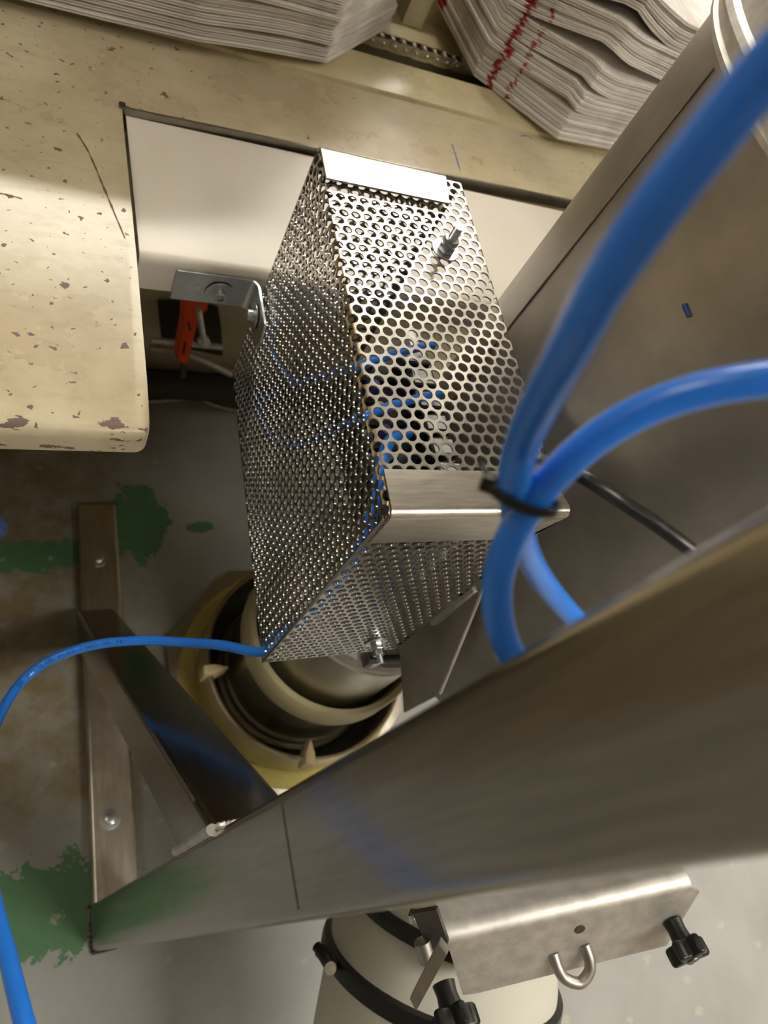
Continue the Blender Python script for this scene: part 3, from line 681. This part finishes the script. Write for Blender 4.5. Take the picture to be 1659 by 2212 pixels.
fl = bmesh.new(); 
obj('foot_end', box((0.1625, 0.746, FZ / 2), (0.070, 0.003, FZ)), M['darksteel'], st)
for p in [(212, 1207), (238, 1770)]:
    P = atD(p, H - FZ)
    Mx = Matrix.Translation((P.x, P.y, FZ))
    obj('bolt_washer', lathe([(0, 0), (0.0165, 0), (0.0165, 0.0018), (0.011, 0.0024), (0, 0.0024)], Mx, n=28), M['zinc'], st)
    obj('bolt_head', prism(hexpts(0.0095), 0.002, 0.010, M=Mx, bev=0.0008), M['zinc'], st)
# brace as an extruded rounded square along the slope
b0 = Vector((0, 0.0515, H - 0.643)); dv = Vector((0, 0.606, -1.0)).normalized(); Lb = (H - 0.593 - 0.033) / -dv.z
nn_ = Vector((0, -dv.z, dv.y)).normalized()           # up-facing normal in YZ
wv_ = 0.148 * abs(dv.y) / 1.0                          # thickness measured square to the slope
half = 0.124 / 2 * dv.y
BM = Matrix.Translation(b0) @ Matrix((Vector((1, 0, 0)), nn_, dv)).transposed().to_4x4()
prof = sqtube(CXA + 0.0005, CXA + 0.0655, -abs(half), abs(half), 0, 0, 0.006)
bb = bmesh.new(); rA = []; rB = []
for x, y in prof:
    base = b0 + Vector((x, 0, 0)) + nn_ * y
    tA = (CYB + 0.0005 - base.y) / dv.y; tB = (FZ - base.z) / dv.z
    rA.append(bb.verts.new(base + dv * tA)); rB.append(bb.verts.new(base + dv * tB))
for i in range(len(prof)):
    j = (i + 1) % len(prof); bb.faces.new((rA[i], rA[j], rB[j], rB[i]))
bb.faces.new(rA); bb.faces.new(rB)
obj('brace', lean(bb), M['column'], st, 'diagonal square tube brace')
# weld beads
def bead(P, r, name='weld_bead', mat='weld'):
    P = spline(P, 14); rad = [r * (0.75 + 0.5 * abs(math.sin(i * 1.3)) * random.uniform(0.8, 1.1)) for i in range(len(P))]
    return obj(name, tube(P, rad, n=8, smooth=0), M[mat], st)
def LV(x, y, z): return Vector((x + LEAN[0] * z, y + LEAN[1] * z, z))
bead([LV(CXA + 0.001, CYB + 0.001, z) for z in (H - 0.712, H - 0.67, H - 0.62, H - 0.580)], 0.0036, mat='satin')
bead([LV(x, CYB + 0.002, H - 0.580) for x in (CXA + 0.004, 0.14, CXA + 0.064)], 0.003, mat='satin')
e0 = b0 + nn_ * abs(half)
bead([LV(CXA + 0.0025, e0.y + dv.y * t, e0.z + dv.z * t) - nn_ * 0.0028 for t in (0.0, 0.03, 0.08, 0.13, 0.17)], 0.0014)
bead([LV(x, CYA - 0.001, 0.0015) for x in (CXA, 0.13, 0.15)], 0.003, mat='darksteel')
bead([LV(CXA - 0.001, y, 0.0015) for y in (CYA, 0.0, 0.02, CYB)], 0.002, mat='darksteel')

# ------------------------------------------------------------------ flanged valve on the floor below the cage
VX, VY = 0.495, 0.371
vt = thing('rotary_valve', (VX, VY, 0), 'round steel flanged valve with yellow dusty rims on the floor below the guard box', 'valve')
VM = Matrix.Translation((VX, VY, 0))
oct_ = [(VX + 0.245 * math.cos(math.radians(22.5 + 45 * k)), VY + 0.245 * math.sin(math.radians(22.5 + 45 * k))) for k in range(8)]
obj('base_plate', prism(oct_, 0.0, 0.022, bev=0.001), M['foot'], vt, 'eight-sided dusty base plate')
obj('powder_ring', lathe([(0.180, 0.0222), (0.190, 0.0250), (0.206, 0.0240), (0.214, 0.0222)], VM, n=64), M['powder'], vt, 'ring of yellow powder')
obj('outer_tub', lathe([(0.176, 0.022), (0.187, 0.045), (0.187, 0.138), (0.184, 0.141), (0.180, 0.138), (0.178, 0.035), (0.12, 0.03)], VM, n=72), M['valve_steel'], vt)
obj('tub_floor', lathe([(0.179, 0.036), (0.0, 0.036)], VM, n=48), M['dark'], vt)  # dark colour puts the shade inside the tub onto this disc
obj('valve_body', lathe([(0.150, 0.04), (0.150, 0.060), (0.143, 0.066), (0.143, 0.085), (0.138, 0.09), (0.138, 0.235), (0.12, 0.24)], VM, n=72), M['valve_steel'], vt)
obj('rim_band', lathe([(0.138, 0.235), (0.150, 0.237), (0.152, 0.242), (0.152, 0.292), (0.149, 0.297), (0.140, 0.297), (0.138, 0.288), (0.136, 0.26)], VM, n=72), M['beige'], vt, 'dusty beige rim band')
obj('gap_shade', lathe([(0.139, 0.262), (0.11, 0.262)], VM, n=48), M['dark'], vt)  # dark disc, shade of the gap between rim and cylinder painted in
obj('upper_cylinder', lathe([(0.127, 0.262), (0.127, 0.44), (0.122, 0.446), (0.118, 0.446)], VM, n=72), M['valve_steel'], vt)
obj('top_clamp', lathe([(0.118, 0.44), (0.131, 0.442), (0.134, 0.450), (0.128, 0.456), (0.134, 0.462), (0.136, 0.472), (0.131, 0.480), (0.118, 0.483), (0.112, 0.478), (0.0, 0.478)], VM, n=72), M['satin'], vt)
for a in (183, 259, 20, 110):
    P = Vector((VX + 0.181 * math.cos(math.radians(a)), VY + 0.181 * math.sin(math.radians(a)), 0.128))
    obj('wooden_wedge', prism([(0.014, -0.009), (0.016, 0.008), (-0.004, 0.009), (-0.030, 0.001), (-0.006, -0.008)], -0.022, 0.022, M=frame(P, (math.cos(math.radians(a)), math.sin(math.radians(a)), 0), (0, 0, 1)), bev=0.002), M['tabs'], vt, 'pale wedge on the rim')
cb = atD((810, 1420), 0.905)
obj('clamp_bolt', prism(hexpts(0.012), 0.478, 0.50, M=Matrix.Translation((cb.x, cb.y, 0)), bev=0.001), M['zinc'], vt)
obj('clamp_screw', tube([Vector((cb.x - 0.012, cb.y - 0.004, 0.50)), Vector((cb.x + 0.05, cb.y - 0.008, 0.50))], 0.006, n=12, smooth=0), M['darksteel'], vt)
obj('clamp_lug', box((cb.x, cb.y, 0.492), (0.03, 0.02, 0.024), bev=0.003), M['darksteel'], vt)

# ------------------------------------------------------------------ bagging outlet at the lower right
vd = ray((951, 2082)).normalized(); u_ = R3 @ Vector((-0.246, -0.97, 0)); u_ = (u_ - vd * u_.dot(vd)).normalized()
a_ = (u_ * 0.915 + vd * 0.40).normalized()                    # sleeve axis, sloping down away from the tank
sc0 = atZ((951, 2082), 0.92)
SM = frame(sc0, (1, 0, 0), -a_)
RR = 0.146
obn = 'outlet_sleeve'
sl = thing('outlet_sleeve', (sc0.x, sc0.y, 0), 'cream tubular sleeve with two black rubber clamp rings below the steel bracket', 'sleeve')
zt_ = 0.10; Lf = (sc0.z) / -a_.z
low = bmesh.new()
add_lathe(low, [(RR - 0.004, -0.012), (RR - 0.008, -0.03), (RR - 0.030, -0.30), (RR - 0.045, -Lf + 0.04)], SM, n=72)
for v in low.verts:
    if v.co.z < 0.09: v.co = v.co - a_ * ((v.co.z - 0.001) / a_.z)
obj('lower_sleeve', low, M['sleeve'], sl)
obj('upper_sleeve', lathe([(RR - 0.004, 0.006), (RR - 0.006, 0.02), (RR - 0.018, 0.06), (RR - 0.03, 0.085), (RR - 0.045, 0.12), (RR - 0.055, 0.17)], SM, n=72), M['sleeve'], sl)
def ring(r, z0, z1, th): return lathe([(r, z0), (r + th, z0 + 0.002), (r + th * 1.15, (z0 + z1) / 2), (r + th, z1 - 0.002), (r, z1), (r - 0.003, z1), (r - 0.003, z0)], SM, n=72)
obj('clamp_ring', ring(RR - 0.004, -0.012, 0.010, 0.007), M['rubber'], sl)
obj('clamp_ring', ring(RR - 0.020, 0.060, 0.078, 0.006), M['rubber'], sl)
obj('clamp_ring', ring(RR - 0.052, 0.125, 0.140, 0.006), M['rubber'], sl)
# clamp latch at the left of the lower ring
pl = atZ((716, 2062), 0.90)
lt = obj('latch', tube([atZ((684, 2044), 0.86), atZ((700, 2062), 0.85), atZ((716, 2088), 0.84)], [0.006] * 5 + [0.008] * 16, n=12), M['rubber'], sl)
tip = atZ((714, 2092), 0.83); td = (atZ((714, 2092), 0.80) - tip).normalized()
obj('latch_screw', lathe([(0.003, 0), (0.007, 0), (0.0075, 0.006), (0.0065, 0.009), (0.0038, 0.009), (0.0034, 0.004), (0, 0.004)], frame(tip, (1, 0, 0), td), n=20), M['chrome'], lt)
# bracket plate
ncam = Vector((0.22, -0.42, 0.85)).normalized(); nw = (R3 @ ncam).normalized()
P0 = atZ((968, 2015), 0.70)
bp = thing('clamp_bracket', P0, 'satin steel bracket plate with a ring handle and two black star knobs', 'bracket')
fp = [atpl(p, P0, nw) for p in [(962, 2022), (1495, 1903), (1512, 1925), (1440, 2043), (1030, 2146), (1000, 2150)]]
tl, tr = fp[0], fp[1]
back = -nw * 0.09
bm_ = bmesh.new()
r_ = 0.014
# face with rounded fold along the top edge into the upper flange
dn = ((fp[5] - fp[0])).normalized()
N = 8; rows = []
for e, (top, ins) in enumerate(((tl, 0), (tr, 0))):
    row = []
    for k in range(N + 1):
        a = math.pi / 2 * k / N; row.append(top + dn * (r_ - r_ * math.sin(a)) - nw * (r_ - r_ * math.cos(a)))
    rows.append(row)     # k=0 on the face, k=N on the flange
vA = [bm_.verts.new(p) for p in rows[0]]; vB = [bm_.verts.new(p) for p in rows[1]]
for k in range(N): bm_.faces.new((vA[k], vA[k + 1], vB[k + 1], vB[k]))
up = (tl + tr) / 2
fa = bm_.verts.new(rows[0][N] + back + (tr - tl) * 0.02); fb = bm_.verts.new(rows[1][N] + back - (tr - tl) * 0.02)
bm_.faces.new((vA[N], fa, fb, vB[N]))
others = [bm_.verts.new(p) for p in fp[2:]]
bm_.faces.new([vA[0], vB[0]] + others)
bmesh.ops.recalc_face_normals(bm_, faces=bm_.faces); bmesh.ops.solidify(bm_, geom=bm_.faces[:], thickness=0.003)
obj('bracket_plate', bm_, M['satin'], bp)
hp = atpl((1252, 2007), P0, nw)
obj('hole', lathe([(0, 0), (0.0055, 0), (0.0058, 0.0006), (0, 0.0006)], frame(hp + nw * 0.0002, tr - tl, nw), n=20), M['darksteel'], bp, 'small round hole')
h1, h2 = atpl((1196, 2062), P0, nw), atpl((1264, 2043), P0, nw); hm = (h1 + h2) / 2; hv = (h2 - h1); out = (nw * 0.5 + dn * 0.85).normalized()
obj('ring_handle', tube([h1 - nw * 0.002, h1 + out * 0.014, h1 + out * 0.026 + hv * 0.12, hm + out * 0.034, h2 + out * 0.026 - hv * 0.12 , h2 + out * 0.014, h2 - nw * 0.002], 0.0058, n=16), M['rod'], bp, 'bent round rod handle')
for nm, (p, s) in {'a': ((1452, 1990), 1.08), 'b': ((958, 2124), 1.2)}.items():
    B_ = atpl(p, P0, nw); Mk = frame(B_, tr - tl, (nw * 0.9 + dn * 0.25).normalized()) @ Matrix.Scale(s, 4)
    kb = bmesh.new(); pts = []
    for k in range(60):
        a = 2 * math.pi * k / 60; pts.append(((0.0152 + 0.0042 * math.cos(5 * a)) * math.cos(a), (0.0152 + 0.0042 * math.cos(5 * a)) * math.sin(a)))
    add_prism(kb, pts, 0.018, 0.035, M=Mk, bev=0.0028, seg=3)
    kn = obj('star_knob', kb, M['black'], bp, 'black star knob')
    obj('knob_stem', lathe([(0, 0.0), (0.0095, 0), (0.0085, 0.008), (0.010, 0.020), (0, 0.020)], Mk, n=24), M['black'], kn)
    obj('knob_cap', lathe([(0, 0.0352), (0.006, 0.0352), (0.0055, 0.0362), (0, 0.0364)], Mk, n=20), M['darksteel'], kn)
# hinge arm at the left end
def slabpx(name, pxs, n_, Pref, th, mat, label=None):
    pts = [atpl(p, Pref, n_) for p in pxs]; b = bmesh.new(); f = b.faces.new([b.verts.new(p) for p in pts])
    b.normal_update()
    if f.normal.dot(n_) < 0: bmesh.ops.reverse_faces(b, faces=[f])
    r = bmesh.ops.extrude_face_region(b, geom=[f]); bmesh.ops.translate(b, vec=-n_ * th, verts=[g for g in r['geom'] if isinstance(g, bmesh.types.BMVert)])
    bmesh.ops.recalc_face_normals(b, faces=b.faces)
    bmesh.ops.bevel(b, geom=b.edges[:], offset=0.0008, segments=2, affect='EDGES')
    return obj(name, b, M[mat], bp, label)
nA = (R3 @ Vector((-0.45, -0.15, 0.88))).normalized(); PA = atZ((940, 2010), 0.692)
slabpx('hinge_arm', [(888, 1972), (941, 1963), (966, 2036), (960, 2058), (945, 2064), (915, 2030)], nA, PA, 0.006, 'darksteel', 'dark hinge arm')
PB = atZ((925, 2110), 0.665); nB = (R3 @ Vector((-0.35, -0.1, 0.93))).normalized()
slabpx('latch_strip', [(884, 2158), (898, 2186), (966, 2062), (946, 2036)], nB, PB, 0.010, 'rod', 'angled latch strip')
obj('hinge_pin', tube([atZ((912, 2032), 0.70), atZ((926, 2076), 0.70)], 0.0083, n=20, smooth=0), M['rod'], bp)
obj('hinge_bolt', tube([atZ((888, 1980), 0.725), atZ((922, 1980), 0.715)], 0.004, n=12, smooth=0), M['chrome'], bp)
obj('hinge_nut', prism(hexpts(0.0075), -0.003, 0.004, M=frame(atZ((896, 1980), 0.722), (0, 0, 1), (atZ((922, 1980), 0.715) - atZ((888, 1980), 0.725))), bev=0.0005), M['chrome'], bp)
# funnel body above the sleeve, behind the column
obj('outlet_funnel', lathe([(RR - 0.060, 0.15), (RR - 0.055, 0.18), (RR - 0.05, 0.22), (RR - 0.09, 0.24), (0, 0.24)], SM, n=64), M['satin'], sl, 'steel outlet spout')

# ------------------------------------------------------------------ newspapers
def outline(kind):
    if kind == 'L':
        c = [(-0.62, 0.955), (0.03, 0.958), (0.224, 0.968), (0.402, 1.004), (0.538, 1.150), (0.545, 1.42), (-0.62, 1.40)]
    else:
        c = [(1.25, 0.992), (0.887, 0.980), (0.797, 0.973), (0.671, 1.082), (0.655, 1.27), (0.66, 1.42), (1.25, 1.42)]
    return c
def resample(c, step=0.02):
    out = []
    for i in range(len(c)):
        a, b = Vector((*c[i], 0)), Vector((*c[(i + 1) % len(c)], 0)); hidden = (min(a.y, b.y) > 1.39) or (abs(a.x) > 0.6 and abs(b.x) > 0.6 and abs(a.x - b.x) < 1e-3) or min(a.x, b.x) > 1.2
        m = 2 if hidden else max(1, int((b - a).length / step))
        for k in range(m): out.append(a.lerp(b, k / m))
    return out
def newspaper(kind, z0, th, idx, gapf, mat):
    rnd = random.Random(idx * 31 + (0 if kind == 'L' else 1000)); ol = resample(outline(kind))
    cx, cy = (0.1, 1.2) if kind == 'L' else (0.95, 1.2)
    dx, dy, rot = rnd.gauss(0, 0.0022), rnd.gauss(0, 0.0022), rnd.gauss(0, 0.0015); ph = rnd.uniform(0, 6)
    b = bmesh.new(); prof = [(-0.0050, 0.0), (-0.0006, 0.10), (0.0, 0.25), (-0.0006, 0.43), (-0.0052, 0.5), (-0.0006, 0.57), (0.0, 0.75), (-0.0006, 0.90), (-0.0050, 1.0)]
    ins = 0.0
    rings = []
    for o_, f in prof:
        R_ = []
        for p in ol:
            v = Vector((p.x - cx, p.y - cy, 0)); d = v.length; s = 1 + (o_ - ins) / d
            x = cx + v.x * s * math.cos(rot) - v.y * s * math.sin(rot) + dx; y = cy + v.x * s * math.sin(rot) + v.y * s * math.cos(rot) + dy
            z = z0 + gapf(p.x, p.y) + f * (th - 0.0006) + 0.0002 * math.sin(p.x * 23 + p.y * 17 + ph)
            R_.append(b.verts.new((x, y, z)))
        rings.append(R_)
    n = len(ol)
    for A_, B_ in zip(rings, rings[1:]):
        for k in range(n): b.faces.new((A_[k], A_[(k + 1) % n], B_[(k + 1) % n], B_[k]))
    for R_, s in ((rings[0], -1), (rings[-1], 1)):
        c = b.verts.new((cx + dx, cy + dy, sum(v.co.z for v in R_) / n))
        for k in range(n): b.faces.new((R_[k], R_[(k + 1) % n], c))
    return obj('newspaper', b, mat)
def smooth01(t): t = max(0, min(1, t)); return t * t * (3 - 2 * t)
def gapL(base):
    def f(x, y):
        sag = -0.004 * math.exp(-((x - 0.12) / 0.12) ** 2) * max(0, 1 - base * 2)
        lift = 0.0
        for (h, amp, c, w_) in ((0.2, 0.006, 0.33, 0.10), (0.55, 0.010, 0.18, 0.12), (0.8, 0.008, 0.40, 0.1)):
            if base > h: lift += amp * math.exp(-((x - c) / w_) ** 2) * (1 if y < 1.1 else smooth01((1.3 - y) / 0.2))
        return sag + lift + 0.003 + 0.003 * math.sin(x * 9 + base * 2)
    return f
ORD = 'bottom second third fourth fifth sixth seventh eighth ninth tenth eleventh twelfth thirteenth fourteenth fifteenth sixteenth seventeenth eighteenth nineteenth twentieth'.split()
def plabel(i, n, side, tail):
    if i == 0: return 'bottom newspaper of the %s stack, resting on the cream rail' % side
    if i < len(ORD): return '%s newspaper up from the bottom of the %s stack%s' % (ORD[i], side, tail)
    if i == n - 1: return 'topmost newspaper of the %s stack' % side
    return 'newspaper in the upper part of the %s stack, near the top of the picture' % side
LZ0 = TT + 0.012
NL = 40
for i in range(NL):
    t = i / 14.0
    o = newspaper('L', LZ0 + 0.002 + i * 0.0068, 0.0066, i, gapL(t), M['paper'])
    lab = plabel(i, NL, 'left', '')
    finish(o, lab, 'newspaper', 'newspapers in the left stack')
def gapR(i):
    def f(x, y):
        t = 0.0; along = (x - 0.66) / 0.14            # 0 at the far end of the slanted face, 1 at the corner
        for at_, amp, c, wl, wr_ in ((7, 0.010, 0.90, 0.28, 0.06), (12, 0.009, 0.93, 0.40, 0.20), (17, 0.026, 0.98, 0.45, 0.9), (24, 0.020, 0.96, 0.35, 0.35)):
            if i >= at_:
                k = 1 - 0.04 * (i - at_)
                w_ = wl if along < c else wr_
                t += max(0, k) * amp * max(0, 1 - abs(along - c) / (w_ * 1.9)) * (1 if y < 1.15 else 0.2)
        return t + 0.003 + 0.001 * math.sin(x * 14)
    return f
NR = 31
for i in range(NR):
    o = newspaper('R', LZ0 + 0.002 + i * 0.0066, 0.0064, i, gapR(i), M['paper_red'])
    lab = plabel(i, NR, 'right', ', printed red on its edge')
    finish(o, lab, 'newspaper', 'newspapers in the right stack')
# divider plate between the stacks
dv_ = thing('divider_plate', (0.60, 1.22, TT), 'upright cream divider plate between the two newspaper stacks', 'divider')
obj('plate', box((0.575, 1.30, TT + 0.16), (0.006, 0.24, 0.30), bev=0.001), M['cream'], dv_)
obj('flange', box((0.590, 1.182, TT + 0.16), (0.034, 0.005, 0.30), bev=0.001), M['cream'], dv_)
# chain
ch = thing('roller_chain', (0.66, 1.15, TT - 0.04), 'bright steel roller chain in the channel between the newspaper stacks', 'chain')
pitch = 0.0195
pm = None
def link_bm(x, y, z, wdt):
    pts = []
    for k in range(24):
        a = 2 * math.pi * k / 24; cxs = pitch / 2 if math.cos(a) > 0 else -pitch / 2
        pts.append((cxs + 0.0085 * math.cos(a), 0.0085 * math.sin(a) * (1.0)))
    pts = [(px_, py_ * (0.8 if abs(px_) < pitch / 2 else 1)) for px_, py_ in pts]
    b = bmesh.new()
    for s in (-1, 1): add_prism(b, pts, s * wdt - 0.0009, s * wdt + 0.0009, M=Matrix.Translation((x, y, z)) @ Matrix(((1, 0, 0, 0), (0, 0, -1, 0), (0, 1, 0, 0), (0, 0, 0, 1))))
    return b
zch = TT - 0.009
for k in range(18):
    x = 0.50 + k * pitch; y = 1.150
    obj('link', link_bm(x + pitch / 2, y, zch, 0.0085 if k % 2 else 0.0065), M['chrome'], ch)
    Mr = Matrix.Translation((x, y, zch)) @ Matrix.Rotation(math.pi / 2, 4, 'X')
    obj('pin', lathe([(0, -0.012), (0.003, -0.012), (0.0033, -0.010), (0.0033, 0.010), (0.003, 0.012), (0, 0.012)], Mr, n=12), M['chrome'], ch)
    obj('roller', lathe([(0.0032, -0.0055), (0.0062, -0.0055), (0.0062, 0.0055), (0.0032, 0.0055)], Mr, n=14), M['chrome'], ch)
obj('chain_guide', box((0.70, 1.150, TT - 0.029), (1.2, 0.010, 0.022)), M['darksteel'], ch)

# ------------------------------------------------------------------ orange lever and dark mechanism under the table
ol = thing('orange_lever', aty((420, 780), 0.93), 'orange red plastic lever with a steel pin seen under the bracket', 'lever')
nO = Vector((0.15, -1, 0.1)).normalized(); PO = aty((430, 700), 0.93)
def slab(parent, name, pxs, n_, Pref, th, mat, label=None, bev=0.001):
    pts = [atpl(p, Pref, n_) for p in pxs]; b = bmesh.new(); f = b.faces.new([b.verts.new(p) for p in pts]); b.normal_update()
    if f.normal.dot(n_) < 0: bmesh.ops.reverse_faces(b, faces=[f])
    r = bmesh.ops.extrude_face_region(b, geom=[f]); bmesh.ops.translate(b, vec=-n_ * th, verts=[g for g in r['geom'] if isinstance(g, bmesh.types.BMVert)])
    bmesh.ops.recalc_face_normals(b, faces=b.faces); bmesh.ops.bevel(b, geom=b.edges[:], offset=bev, segments=2, affect='EDGES'); return obj(name, b, M[mat], parent, label)
slab(ol, 'lever_body', [(400, 640), (452, 640), (448, 668), (430, 688), (404, 788), (384, 782), (398, 700)], nO, PO, 0.03, 'orange')
for a, b_ in (((407, 695), (411, 712)), ((400, 738), (396, 762))):
    obj('printed_mark', tube([atpl(a, PO, nO) + nO * 0.0005, atpl(b_, PO, nO) + nO * 0.0005], 0.002, n=6, smooth=0), M['ink'], ol)
obj('pin', tube([aty((428, 668), 0.90), aty((440, 735), 0.90)], 0.0055, n=12, smooth=0), M['satin'], ol)
obj('pin_nut', prism(hexpts(0.012), -0.005, 0.005, M=frame(aty((440, 737), 0.90), (1, 0, 0), (0, -1, 0.3)), bev=0.001), M['satin'], ol)
obj('stem', tube([aty((397, 780), 0.945), aty((395, 812), 0.96)], 0.006, n=10, smooth=0), M['darksteel'], ol)
mc = thing('drive_mechanism', aty((410, 800), 1.0), 'dark drive block with rods behind the orange lever under the table', 'mechanism')
nM = Vector((0, -1, 0)); PM = Vector((0.3, 1.0, 0.3))
slab(mc, 'block', [(345, 692), (478, 705), (482, 772), (350, 745)], nM, PM, 0.055, 'dark', bev=0.003)
obj('rod', tube([aty((325, 735), 0.97), aty((400, 742), 0.97), aty((480, 750), 0.97)], 0.006, n=10), M['satin'], mc)
obj('rod', tube([aty((325, 752), 0.96), aty((410, 768), 0.96), aty((500, 808), 0.96)], 0.008, n=10), M['rod'], mc)
obj('cross_shaft', tube([Vector((-0.3, 1.0, 0.09)), Vector((0.9, 1.0, 0.09))], 0.028, n=24, smooth=0), M['dark'], mc)
obj('shaft_mount', box((0.62, 1.03, 0.10), (0.05, 0.06, 0.08), bev=0.004), M['dark'], mc)
cabl = hose('loose_cord', [atD(p, H - 0.006) for p in [(300, 868), (350, 866), (400, 862), (425, 858), (455, 872), (500, 884), (560, 890)]], 'pale cord lying along the floor under the table', 0.004, 'satin', 'cord')
# blue cloth tips at the left edge
gl = bmesh.new()
for p, q_ in (((-30, 1125), (3, 1128)), ((-30, 1135), (9, 1138)), ((-30, 1148), (8, 1150))): add_tube(gl, [atD(p, H - 0.02), atD(((p[0] + q_[0]) / 2, p[1] - 2), H - 0.03), atD(q_, H - 0.018)], 0.009, n=10)
finish(obj('work_glove', gl, M['bluecloth']), 'blue fabric fingertips peeking in at the left edge on the floor', 'glove')
